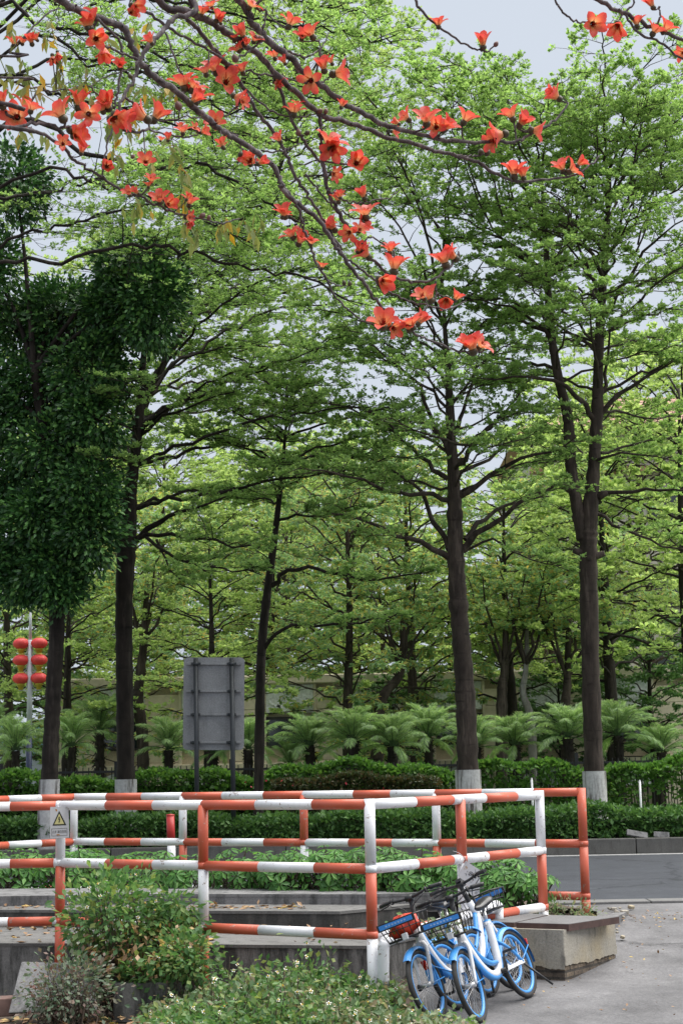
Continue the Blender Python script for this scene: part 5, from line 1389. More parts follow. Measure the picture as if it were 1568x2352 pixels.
palms = [(715, 1702, 1.0, 39, 'second pygmy palm to the right of the road sign'), (35, 1722, .8, 39, 'small pygmy palm at the left edge beside the navy pole foot'), (165, 1720, .9, 41, 'pygmy palm between the two left trunks, lower one'), (228, 1672, 1.15, 43, 'tall pygmy palm close to the left trunk'), (388, 1715, .95, 39.5, 'pygmy palm just left of the road sign'), (493, 1722, .9, 39.5, 'pygmy palm hidden behind the road sign between its posts'), (572, 1712, .9, 39, 'pygmy palm between road sign and slim trunk'), (668, 1750, .62, 39, 'smallest pygmy palm low beside the slim trunk'), (815, 1700, 1.0, 38.5, 'pygmy palm third right of the slim trunk with bright new fronds'), (905, 1712, .98, 38.5, 'pygmy palm left of centre with spreading fronds'), (988, 1700, 1.0, 39.5, 'pygmy palm just left of the centre trunk'), (1100, 1712, .95, 38.5, 'pygmy palm just right of the centre trunk'), (1188, 1715, .95, 39, 'pygmy palm beside the crooked pale trunk'), (1312, 1700, 1.03, 38.2, 'pygmy palm just left of the right limewashed trunk'), (1428, 1698, 1.08, 38.6, 'large pygmy palm just right of the right limewashed trunk'), (1525, 1722, .95, 39, 'pygmy palm at the right edge of the row'), (-30, 1700, 1, 42, 'pygmy palm cut by the left edge')]
for i, (px, py, s, Y, lb) in enumerate(palms):
    o = pp if i == 0 else copy_tree(pp)
    zc = at(px, py + 8, Y)[2]; sz = max(.5, (zc - BED) / 1.78)
    o.location = (xat(px, Y), Y, BED); o.rotation_euler.z = i * 1.9; o.scale = (s * .96 * random.uniform(.88, 1.1), s * .96 * random.uniform(.88, 1.1), sz * random.uniform(.98, 1.10)); o['label'] = lb

# ------------------------------------------------------------------ shrubs near the camera
def bush(name, label, c, r, nsub, per, L, Wd, mat, sub_r=.10, flowers=0, droop=-.1, stems=60, group=None, seed=0, cat='shrub', inner=.35, base=None, fold=.15):
    c = np.asarray(c, float); r = np.asarray(r, float)
    base = ground_z(c[1], c[0]) if base is None else base
    t = thing(name, label, cat, (c[0], c[1], base), group)
    d = nrm(rng.normal(0, 1, (nsub, 3))); rr = rng.uniform(inner, 1.0, nsub)[:, None] ** .5 * rng.uniform(.78, 1.12, nsub)[:, None]
    sub = c + d * rr * r; sub[:, 2] = np.maximum(sub[:, 2], base + .03)
    k = np.repeat(np.arange(nsub), per); o = rng.normal(0, sub_r, (len(k), 3)); P_ = sub[k] + o; P_[:, 2] = np.maximum(P_[:, 2], base + .01)
    D_ = d[k] * .6 + nrm(o) * .6 + rng.normal(0, .4, (len(k), 3)) + [0, 0, droop]
    m = MB(); ls = L * rng.uniform(.6, 1.3, len(k)); m.leaves(P_, D_, ls, ls * Wd / L, fold=fold, jitter=.6)
    m.build('foliage', mat, t)
    s_ = MB(); b0 = np.array([c[0], c[1], base]) + np.c_[rng.normal(0, r[0] * .35, nsub), rng.normal(0, r[1] * .35, nsub), np.zeros(nsub)]
    mid = (b0 + sub) / 2 + rng.normal(0, .04, (nsub, 3)); s_.sticks(b0, mid, .006, .0045, 0, 4); s_.sticks(mid, sub, .0045, .0025, 0, 4)
    s_.build('stems', M['twig'], t)
    if flowers:
        flower_heads(t, c + nrm(np.c_[rng.normal(0, 1, flowers), rng.normal(-.4, 1, flowers), rng.normal(.6, .8, flowers)]) * r * rng.uniform(.85, 1.2, flowers)[:, None], base)
    return t
def flower_heads(parent, P_, base, name='flower_heads', mb=None):
    m = mb or MB(); n = len(P_)
    P_[:, 2] = np.maximum(P_[:, 2], base + .12)
    ax = nrm(np.stack([rng.normal(0, .5, n), rng.normal(-.55, .4, n), rng.uniform(.4, 1, n)], 1))
    m.sticks(P_ - ax * .10 - [0, 0, .05], P_, .0022, .0016, 2, 3)
    U = nrm(np.cross(ax, [1.0, .1, 0])); V = np.cross(ax, U)
    for k in range(5):
        a = 2 * PI * k / 5 + rng.uniform(-.2, .2, n)[:, None]; D = np.cos(a) * U + np.sin(a) * V + ax * rng.uniform(-.15, .5, (n, 1))
        m.leaves(P_ + D * .004, D, rng.uniform(.013, .020, n), .012, 0, up=ax, jitter=.1, wide=.7)
    m.sticks(P_ - ax * .004, P_ + ax * .010, .0085, .006, 1, 6); 
    q = P_ + ax * .010
    m.leaves(q - U * .006, U, .012, .012, 1, up=ax, jitter=.02)
    if mb is None: m.build(name, [M['petal_white'], M['floret'], M['stem_green']], parent)
bush('wildflower_bush', 'tall weedy bush with small white daisies in front of the left railing post', at(262, 2105, 15.2) + [0, 0, -.02], (.46, .32, .38), 105, 18, .075, .044, M['leaf_weed'], .10, 22)
bush('wildflower_bush', 'yellow green weedy bush at the foot of the second railing post', at(425, 2212, 14.8), (.24, .24, .19), 52, 20, .065, .040, M['leaf_weed'], .08, 8)
bush('drooping_weed', 'drooping green weed between the two left railing posts', at(395, 2125, 15.35), (.22, .16, .30), 50, 16, .10, .04, M['leaf_weed'], .06, 0, -.7)
bush('bronze_shrub', 'sparse bronze leaved shrub in front of the leaning slab', at(152, 2275, 14.3), (.42, .24, .25), 110, 15, .050, .030, M['leaf_purple'], .075, 0, 0)
bush('tiny_weed', 'small bright weed on the low wall', at(330, 2238, 14.9), (.20, .10, .12), 24, 12, .08, .05, M['leaf_weed'], .05, 3, base=-.3)
bush('wilted_weed', 'brown wilted weeds under the big wild bush', at(330, 2190, 15.0), (.55, .2, .22), 50, 12, .07, .04, M['leaf_brown'], .08, 0, -.5)
# flowering ground cover across the bottom: nobody could count these plants
gc = thing('wildflower_groundcover', 'mass of low white flowering weeds across the bottom of the picture', 'weeds', (-.3, 13.6, -.5)); gc['kind'] = 'stuff'
def cover_h(px): return np.interp(px, [340, 420, 520, 650, 760, 850, 950, 1040, 1080], [.10, .20, .38, .48, .42, .30, .24, .20, .12])
m = MB(); m2 = MB(); st = MB(); n_ = 1050; SUB = []
while len(SUB) < n_:
    px, Y = random.uniform(335, 1085), random.uniform(12.7, 14.75)
    x = xat(px, Y)
    if Y > 13.25 and px > 905: continue
    if Y > 13.0 and px > 1010: continue
    h = cover_h(px) * (1 - .35 * max(0, (14.0 - Y)) / 1.3) * random.uniform(.35, 1.0) * (1.45 if random.random() < .12 else 1)
    SUB.append((x, Y, h))
SUB = np.array(SUB); g0 = np.array([ground_z(y, x) for x, y in SUB[:, :2]]); topp = np.c_[SUB[:, 0], SUB[:, 1], g0 + SUB[:, 2]]
st.sticks(np.c_[SUB[:, :2] + rng.normal(0, .06, (n_, 2)), g0], topp, .006, .003, 0, 4)
per = 24; k = np.repeat(np.arange(n_), per); tt = rng.uniform(.25, 1.05, len(k))[:, None]
P_ = np.c_[SUB[k, :2], g0[k]] * (1 - tt) + topp[k] * tt + rng.normal(0, .055, (len(k), 3)); P_[:, 2] = np.maximum(P_[:, 2], g0[k] + .01)
D_ = rng.normal(0, .8, (len(k), 3)) + [0, -.25, .1]; ls = rng.uniform(.04, .085, len(k))
pale = (np.sin(P_[:, 0] * 2.3) + np.sin(P_[:, 1] * 3 + P_[:, 0] * 3) + rng.normal(0, .8, len(k))) > .1
m.leaves(P_[~pale], D_[~pale], ls[~pale], ls[~pale] * .58, fold=.15); m2.leaves(P_[pale], D_[pale], ls[pale], ls[pale] * .58, fold=.15)
m.build('foliage', M['leaf_weed'], gc); m2.build('pale_foliage', M['leaf_weedpale'], gc); st.build('stems', M['twig'], gc)
sel = rng.choice(n_, 170, replace=False); flower_heads(gc, topp[sel] + rng.normal(0, .03, (170, 3)) + [0, -.02, .05], -.5)

# umbrella-leaved shrubs in the planting strip inside the back railing
def scheff(label, c, r, n):
    c = np.asarray(c, float); base = 0.0
    t = thing('umbrella_shrub', label, 'shrub', (c[0], c[1], base), 'umbrella leaved shrubs inside the railing')
    d = nrm(rng.normal(0, 1, (n, 3)) + [0, -.2, .5]); hub = c + d * np.asarray(r) * rng.uniform(.55, 1.05, (n, 1)); hub[:, 2] = np.maximum(hub[:, 2], .12)
    k = np.repeat(np.arange(n), 7); j = np.tile(np.arange(7), n); ax = nrm(d + [0, -.15, .6]); U = nrm(np.cross(ax, [1.0, .2, 0])); V = np.cross(ax, U)
    a = (2 * PI * j / 7 + rng.uniform(0, 6, n)[k])[:, None]; D_ = np.cos(a) * U[k] + np.sin(a) * V[k] - ax[k] * .25
    m = MB(); ls = rng.uniform(.075, .13, n)[k] * rng.uniform(.85, 1.1, len(k)); m.leaves(hub[k] + D_ * .012, D_, ls, ls * .42, fold=.15, up=ax[k], jitter=.12, wide=.6); m.build('foliage', M['leaf_scheff'], t)
    s_ = MB(); b0 = np.c_[c[0] + rng.normal(0, r[0] * .3, n), c[1] + rng.normal(0, r[1] * .3, n), np.full(n, base)]; s_.sticks(b0, hub, .009, .005, 0, 4); s_.build('stems', M['twig'], t)
for (px, py, Y, rx, rz, n, lb) in [(20, 1985, 20.2, .75, .50, 150, 'leafy umbrella shrub at the left edge inside the railing'), (180, 1985, 20.2, .75, .45, 150, 'leafy umbrella shrub behind the warning sign post'), (330, 1985, 19.9, .70, .46, 140, 'leafy umbrella shrub just left of the bollard'), (440, 1990, 19.6, .62, .44, 130, 'leafy umbrella shrub just right of the bollard'), (560, 1990, 19.3, .65, .42, 140, 'leafy umbrella shrub right of the second front post'), (670, 1985, 19.0, .60, .45, 140, 'leafy umbrella shrub at the red and white back post'), (760, 1995, 18.8, .55, .42, 130, 'leafy umbrella shrub left of the front corner post'), (870, 1985, 18.6, .55, .44, 140, 'leafy umbrella shrub right of the front corner post'), (960, 1990, 18.4, .50, .42, 130, 'leafy umbrella shrub left of the hanging plate'), (1080, 1995, 18.2, .50, .40, 130, 'leafy umbrella shrub behind the hanging plate'), (1160, 2010, 18.0, .42, .36, 100, 'leafy umbrella shrub right of the hanging plate'), (1235, 2025, 17.9, .26, .24, 44, 'small rightmost umbrella shrub at the railing end')]:
    c = at(px, py + 30 + random.uniform(-14, 14), Y); scheff(lb, (c[0], Y, max(.20, c[2])), (rx * .92, .42, rz * .85), int(n * .8))
b = MB(); b.prism([P2d(-80, 2045, .1), P2d(1150, 2045, .1), (2.7, 18.05), (2.6, 18.4), (F1[0], F1[1] + .1), (F1[0] - 3, F1[1])], -.05, .055)
o = b.build('planting_soil', M['soil']); o['kind'] = 'structure'
# weeds at the corner post foot, dead leaves, grass tufts
bush('corner_weed', 'dry grassy weeds at the foot of the red corner post', at(1290, 2085, 17.7) + [0, 0, -.05], (.45, .25, .13), 40, 14, .06, .02, M['leaf_weedpale'], .05, 0, .1, base=.0)
def litter(label, pts, lmat, L, name='dead_leaves'):
    m = MB(); n = len(pts); D_ = np.c_[rng.normal(0, 1, (n, 2)), rng.normal(.05, .22, n)]; ls = L * rng.uniform(.6, 1.4, n)
    m.leaves(np.asarray(pts), D_, ls, ls * .5, fold=.35, jitter=.25); tag(m.build(name, lmat), label, 'dead leaves', kind='stuff')
pts = []
for _ in range(420):
    px, py = random.uniform(-30, 830), random.uniform(2122, 2166)
    if random.random() > np.interp(px, [0, 150, 300, 830], [1, 1, .6, .25]) * (1.2 if py < 2140 else .45): continue
    p_ = onz(px, py, z1 + .008); pts.append(p_ + [0, 0, random.uniform(0, .05 if py < 2142 else .012)])
for _ in range(160):
    p_ = onz(random.uniform(-30, 750), random.choice([2076, 2052]) + random.uniform(2, 10), .0); q = onz(random.uniform(-30, 700), random.uniform(2079, 2087), z2 + .008); pts.append(q)
litter('dead brown leaves on the steps of the concrete plinth', pts, M['leaf_brown'], .085)
pts = [np.array([random.uniform(-3.2, -1.0), y_, -.468 + random.uniform(0, .03)]) for y_ in rng.uniform(13.4, 14.7, 330)]
litter('dead brown leaves on the ground at the lower left', pts, M['leaf_brown'], .09)
pts = []
for _ in range(70):
    px, py = random.uniform(1130, 1560), random.uniform(2110, 2345); Yv = 14.5
    d = ray(px, py)
    for Yv in np.arange(12.5, 19, .05):
        if EYE + d[2] * Yv / d[1] <= ground_z(Yv) + .035: break
    pts.append(np.array([d[0] * Yv / d[1], Yv, ground_z(Yv) + .045]))
for _ in range(120):
    Yv = random.gauss(17.8, .25); pts.append(np.array([random.gauss(3.6, .45), Yv, ground_z(Yv) + .045]))
litter('small fallen leaves on the pavement and beside the edge stone', pts, M['leaf_brown'], .038)

# ------------------------------------------------------------------ silk cotton tree in the foreground
kt = thing('silk_cotton_tree', 'overhanging tree with orange red flowers on bare branches, nearest the camera at the top', 'tree', (-3.6, 6.2, ground_z(6.2)))
def kd(px, off=0): return 6.3 + px / 1568 * 2.2 + off
w = MB()
trunk_tube(w, [(-3.6, 6.2, -.6), (-3.55, 6.2, 2.0), (-3.4, 6.2, 4.5), (-2.9, 6.3, 6.0), (-2.2, 6.5, 7.4)], [.30, .26, .22, .17, .08]); w.build('trunk', M['bark_kapok'], kt)
hubA, hubB, hubC = np.array([-1.05, 6.5, 5.6]), np.array([.35, 7.2, 6.0]), np.array([1.0, 8.1, 6.2])
w = MB()
w.tube(catmull([(-3.3, 6.2, 5.0), (-2.3, 6.3, 5.6), hubA], 14), np.linspace(.12, .075, 14), 10); w.tube(catmull([(-2.3, 6.3, 5.6), (-1, 6.6, 6.2), hubB, hubC], 20), np.linspace(.09, .04, 20), 10)
KB = [  # (points, start width, end width in sheet units, depth offset, hub)
 ([(540, -10), (575, 48), (615, 92), (665, 132), (700, 168), (735, 195), (784, 232), (829, 260), (884, 287), (939, 302), (999, 317), (1064, 325), (1129, 326), (1184, 325), (1224, 305), (1274, 275), (1304, 236)], 21, 5, .0, 'A'),
 ([(360, -8), (420, 22), (470, 45), (515, 70), (555, 100), (595, 125), (630, 165), (670, 205), (720, 250), (745, 268), (784, 277), (839, 295), (884, 315), (944, 328), (1004, 348), (1054, 358), (1094, 370), (1114, 385), (1154, 408), (1194, 417), (1254, 412), (1304, 407), (1339, 392), (1376, 358)], 20, 4.5, .25, 'A'),
 ([(100, -30), (175, 22), (225, 42), (270, 57), (290, 75), (305, 110), (325, 145), (360, 180), (400, 205), (440, 240), (470, 270), (505, 295), (550, 325), (590, 350), (625, 380), (642, 410), (650, 435), (685, 470), (725, 499), (750, 534), (767, 559), (788, 590), (806, 615), (823, 633), (841, 657), (859, 685), (883, 714), (911, 740), (936, 756), (964, 773), (999, 787), (1034, 801), (1070, 808), (1105, 808), (1128, 800)], 21, 4, -.15, 'T'),
 ([(425, -20), (430, 40), (460, 75), (490, 110), (520, 150), (555, 195), (585, 250), (620, 295), (655, 350), (675, 400), (700, 440), (725, 480), (750, 520), (785, 575)], 13, 7, .35, 'A'),
 ([(735, 268), (736, 320), (742, 370), (750, 429), (764, 460), (781, 495), (802, 531), (820, 562), (841, 587), (866, 605), (890, 629), (922, 641), (957, 648), (992, 643), (1017, 626), (1038, 605), (1052, 578)], 13, 5, .25, None),
 ([(1000, 646), (1002, 671), (1017, 682), (1045, 689), (1070, 677)], 6, 3.5, .25, None),
 ([(765, 545), (785, 584), (806, 601), (830, 619), (855, 640), (880, 661), (911, 678), (943, 692), (982, 701), (1027, 710), (1070, 692)], 7, 3.5, -.05, None),
 ([(645, 420), (669, 453), (690, 492), (700, 531), (714, 569), (725, 601), (743, 629), (757, 661), (778, 689), (809, 721), (838, 738), (860, 748)], 9, 4, -.15, None),
 ([(746, 633), (760, 650), (785, 657), (802, 653)], 4, 3, -.15, None),
 ([(752, 436), (764, 443), (792, 462), (820, 466), (859, 462), (901, 450), (915, 434)], 6, 3, .2, None),
 ([(700, 400), (725, 430), (760, 470), (790, 490), (810, 500), (845, 500), (868, 488)], 6, 3, .3, None),
 ([(440, -6), (400, 40), (370, 75), (340, 110), (320, 145), (305, 185), (285, 222), (268, 262)], 15, 8, -.35, 'A'),
 ([(-30, 232), (0, 242), (40, 285), (75, 300), (130, 325), (165, 360), (200, 385), (240, 410), (280, 435), (320, 452), (360, 470), (400, 487), (450, 500), (510, 512), (550, 502)], 11, 4, -.1, 'L'),
 ([(-25, 290), (30, 292), (85, 283), (140, 292), (190, 288)], 11, 6, -.45, 'L2'),
 ([(-30, 130), (20, 118), (60, 80), (100, 40), (140, 20)], 7, 4, .1, 'L2'),
 ([(-20, 175), (40, 190), (90, 205), (130, 208), (200, 198), (250, 175), (320, 150)], 6, 3, .05, 'L2'),
 ([(205, 198), (240, 225), (290, 255), (350, 275), (410, 272), (470, 268)], 5, 3.5, .05, None),
 ([(320, 138), (250, 112), (215, 95)], 7, 6, -.3, None),
 ([(225, 42), (277, 100), (277, 150), (270, 212), (262, 250)], 8, 6, -.2, None),
 ([(262, 285), (245, 340), (235, 395), (240, 410)], 5, 4, -.1, None),
 ([(310, -10), (350, 35), (390, 65), (440, 95), (480, 115), (525, 145), (575, 165), (640, 177), (700, 190)], 9, 5, .3, 'A'),
 ([(380, 75), (395, 120), (415, 165), (430, 200), (470, 222)], 6, 4, .1, None),
 ([(615, -20), (612, 30), (605, 60), (600, 92), (570, 122), (550, 130)], 8, 5, -.05, 'B'),
 ([(625, 165), (645, 215), (665, 265), (690, 310), (710, 340), (735, 372)], 10, 8, .3, None),
 ([(650, 115), (690, 128), (715, 128), (740, 105), (755, 75)], 7, 3, .1, None),
 ([(665, 132), (640, 112), (600, 75), (540, 55), (500, 45)], 6, 3, .2, None),
 ([(700, 190), (740, 188), (765, 172)], 6, 4, .0, None),
 ([(700, 190), (720, 178), (735, 120), (733, 92)], 6, 4, -.05, None),
 ([(500, 295), (540, 310), (555, 340), (575, 360)], 5, 3.5, .0, None),
 ([(600, 345), (640, 348), (670, 340), (690, 330)], 5, 3.5, .1, None),
 ([(560, 200), (600, 240), (640, 262), (690, 270), (720, 262)], 6, 4, .3, None),
 ([(340, 275), (350, 300), (400, 312), (440, 315), (475, 300)], 6, 3, -.2, None),
 ([(285, 222), (320, 250), (345, 283), (330, 300), (290, 300), (262, 278)], 7, 7, -.35, None),
 ([(470, 268), (520, 262), (545, 245), (550, 232)], 6, 4, .0, None),
 ([(1050, 358), (1085, 360), (1110, 352)], 5, 5, .25, None),
 ([(940, -40), (954, 0), (969, 25), (1004, 60), (1049, 92), (1084, 110), (1114, 118), (1136, 104)], 8, 4, .2, 'C'),
 ([(1340, -25), (1399, 15), (1434, 30), (1484, 58), (1529, 75), (1595, 108)], 12, 10, .3, 'C'),
 ([(1262, -40), (1274, 0), (1289, 25), (1314, 45), (1345, 52), (1375, 40)], 6, 5, .3, 'C'),
 ([(1430, 30), (1464, 75), (1509, 95), (1595, 155)], 7, 6, .3, None),
 ([(1434, 30), (1452, 10), (1460, -30)], 6, 4, .3, None), ([(1500, 65), (1515, 38), (1512, 15)], 6, 4, .3, None),
 ([(650, 485), (690, 515), (700, 545)], 4, 3, -.1, None), ([(830, 560), (850, 545), (880, 560), (905, 583)], 4, 4, .2, None)]
hubs = {'A': hubA, 'B': hubB, 'C': hubC, 'T': np.array([-1.9, 6.3, 5.55]), 'L': np.array([-3.3, 6.25, 4.9]), 'L2': np.array([-3.35, 6.2, 4.6])}
BP, BW = [], []
for (pts, w0, w1, off, hub) in KB:
    P = [at(px, py, kd(px, off)) for (px, py) in pts]
    Wd = [.93 * (w0 + (w1 - w0) * i / (len(P) - 1)) / 2 * kd(pts[i][0], off) / F for i in range(len(P))]
    for p, q in zip(P, pts): BP.append((q[0], q[1], p))
    if hub: P = [hubs[hub]] + P; Wd = [Wd[0] * 1.35] + Wd
    n = max(8, len(P) * 5); C = catmull(P, n); rr = np.interp(np.linspace(0, 1, n), np.linspace(0, 1, len(P)), Wd)
    C[1:-1] += rng.normal(0, .0035, (n - 2, 3)); rr = rr * (1 + rng.normal(0, .05, n))
    w.tube(C, rr, 9)
    # knobs and leaf scars
    for q in range(n // 5):
        i = random.randrange(1, n - 1); a = random.uniform(0, 6.28); dv = nrm(np.array([math.cos(a), math.sin(a) - .6, math.sin(a * 2)])); w.sticks([C[i]], [C[i] + dv * rr[i] * 1.45], rr[i] * .55, rr[i] * .25, 0, 5)
def petal_mat():
    m, nt, n, l, p = newmat('flower_petal')
    a = n.new('ShaderNodeAttribute'); a.attribute_name = 'reach'
    r = ramp(nt, [(0.18, (0.92, 0.66, 0.34)), (0.40, (0.90, 0.36, 0.16)), (0.66, (0.85, 0.15, 0.09)), (1.0, (0.80, 0.085, 0.085))]); l.new(a.outputs['Fac'], r.inputs[0])
    g = noise(nt, 14, 3); r2 = ramp(nt, [(.3, (.82, .72, .8)), (.7, (1.1, 1.1, 1.0))]); l.new(g.outputs[0], r2.inputs[0])
    c = mix(nt, 1.0, r.outputs[0], r2.outputs[0], 'MULTIPLY'); l.new(c.outputs[0], p.inputs['Base Color']); p.inputs['Roughness'].default_value = .42
    t = n.new('ShaderNodeBsdfTranslucent'); l.new(c.outputs[0], t.inputs['Color']); ms = n.new('ShaderNodeMixShader'); ms.inputs[0].default_value = .42
    l.new(p.outputs[0], ms.inputs[1]); l.new(t.outputs[0], ms.inputs[2]); l.new(ms.outputs[0], n['Material Output'].inputs['Surface'])
    return m
M['petal'] = petal_mat(); M['stamen'] = simple('stamen', (0.42, 0.035, 0.030), .6); M['calyx'] = simple('calyx', (0.060, 0.050, 0.024), .45, 0, .4, 40); M['bud'] = simple('bud_skin', (0.16, 0.085, 0.075), .5, 0, .3, 30)
FL = [(205, 48, 62, 0, -1, .55), (222, 88, 52, .3, .2, .95), (238, 118, 50, .2, 1, .3), (38, 268, 62, 0, .1, 1), (62, 240, 58, .4, -.9, .1), (4, 232, 50, -.2, -1, .2), (136, 258, 66, -.5, -.8, .1), (182, 232, 60, .1, -1, .3), (178, 300, 60, .9, .1, .1), (246, 238, 58, -.1, -.5, .85), (282, 268, 64, .95, .3, .0), (205, 262, 46, .2, .2, .8), (325, 266, 62, -.85, -.5, .1), (362, 262, 60, .55, -.8, .15), (32, 95, 36, 0, -1, .3), (72, 92, 36, -.2, -1, .3), (122, 134, 30, .2, 1, .2), (145, 328, 32, .1, -.3, .8), (189, 344, 34, .3, -.9, .4), (275, 150, 32, .1, -.5, .7), (420, 188, 56, -.2, -1, .1), (448, 196, 50, .5, -.8, .2), (452, 220, 60, .3, -1, .1), (492, 152, 58, -.3, -.9, .4), (520, 185, 56, .2, -.2, .9), (546, 224, 42, .8, .4, .1), (335, 370, 38, .1, -.3, .8), (246, 382, 38, .2, .1, .8), (348, 411, 30, .2, -.9, .4), (296, 442, 30, -.2, -.5, .5), (366, 456, 42, -.1, -.6, .7), (388, 468, 40, .5, -.1, .7), (437, 462, 38, .3, -.9, .3), (434, 500, 32, .9, .1, .3), (420, 298, 34, 0, -1, .3), (386, 316, 26, 0, -1, .5), (468, 302, 30, .8, -.2, .3), (495, 280, 44, .2, -.4, .8), (510, 330, 34, -.3, -1, .1), (572, 370, 42, -.2, -.4, .8), (600, 372, 34, .7, -.3, .3), (652, 486, 46, -.2, -.9, .4), (668, 536, 42, -.4, -.8, .3), (690, 550, 46, .3, -.7, .4), (716, 555, 30, .3, -.9, .3), (668, 50, 46, .4, -.9, .1), (712, 75, 48, -.5, -.8, .1), (556, 76, 48, -.4, -.9, .2), (585, 88, 34, .3, -.7, .4), (543, 111, 34, -.6, -.6, .3), (556, 158, 38, -.2, -.9, .3), (630, 126, 34, -.2, -1, .1), (640, 184, 34, .6, .4, .2), (578, 8, 42, .5, -.8, .2), (465, 26, 38, .2, -1, .3), (500, 38, 38, .3, -.8, .3), (312, 14, 44, .7, .2, .3), (345, 92, 34, -.4, -.6, .4), (676, 252, 42, .1, -1, .1), (742, 150, 48, -.2, -.9, .4), (780, 168, 58, .9, -.1, .1), (712, 186, 46, -.2, .3, .7), (640, 318, 32, -.4, -.6, .4), (758, 322, 62, .4, -.9, .4), (764, 345, 52, -.1, .5, .9), (819, 372, 54, .1, -.1, 1), (768, 400, 34, .7, .3, .5), (833, 446, 40, -.4, -.9, .3), (838, 484, 56, -.1, -.8, .2), (776, 455, 34, -.2, -1, .1), (930, 268, 42, -.7, -.6, .2), (978, 270, 56, -.1, -.8, .5), (1000, 290, 46, -.3, -.1, .9), (1028, 288, 48, .6, -.6, .4), (1070, 270, 50, .5, -.9, .1), (906, 302, 28, .9, .1, .2), (1172, 262, 48, -.4, -.9, .1), (1200, 278, 50, .5, -.6, .4), (1145, 310, 56, -.9, .2, .1), (1232, 300, 48, .9, .1, .1), (1274, 220, 46, -.7, -.5, .1), (1180, 392, 54, 0, -1, .1), (1288, 382, 44, -.4, -.8, .3), (1316, 388, 44, .7, -.5, .1), (1108, 95, 48, -.1, -.9, .4), (1006, 52, 36, -.1, -1, .2), (1362, 55, 50, .1, .2, .7), (1416, 62, 52, -.2, .6, .5), (1504, 68, 44, .5, -.8, .2), (830, 520, 44, .6, -.5, .4), (762, 518, 46, -.5, -.8, .3), (838, 582, 48, -.6, -.6, .3), (906, 608, 60, .1, -1, .1), (878, 645, 56, .4, .3, .7), (1018, 594, 58, -.3, -.8, .2), (984, 678, 50, -.4, -.8, .3), (1024, 690, 44, -.1, .4, .7), (878, 738, 58, -.1, -.6, .6), (944, 738, 52, -.2, -1, .1), (1082, 792, 60, -.3, -.9, .3)]
FL_more = []
for f_ in FL[::1]:
    if random.random() < .55:
        FL_more.append((f_[0] + random.uniform(-24, 24), f_[1] + random.uniform(-16, 16), f_[2] * random.uniform(.6, .85), f_[3] + random.uniform(-.7, .7), f_[4] + random.uniform(-.5, .3), random.uniform(0, .8)))
FL_small = FL_more + [(895, 570, 40, 0, -1, .3), (1048, 682, 36, .5, -.9, .1), (966, 734, 46, .6, -.8, .1), (1106, 790, 46, .5, -.6, .3), (905, 755, 40, .4, .3, .6), (740, 610, 26, .2, -1, .1), (1460, 50, 40, -.2, -1, .2), (1530, 62, 46, .5, -.7, .3), (1494, 8, 40, -.5, -.8, .2), (1566, 122, 34, -.5, .2, .3), (785, 240, 28, .3, -1, .1), (800, 535, 36, -.2, .3, .7)]
BPx = np.array([[a, b_] for a, b_, _ in BP])
def nearest(px, py):
    i = int(np.argmin(((BPx - [px, py]) ** 2).sum(1))); return BP[i]
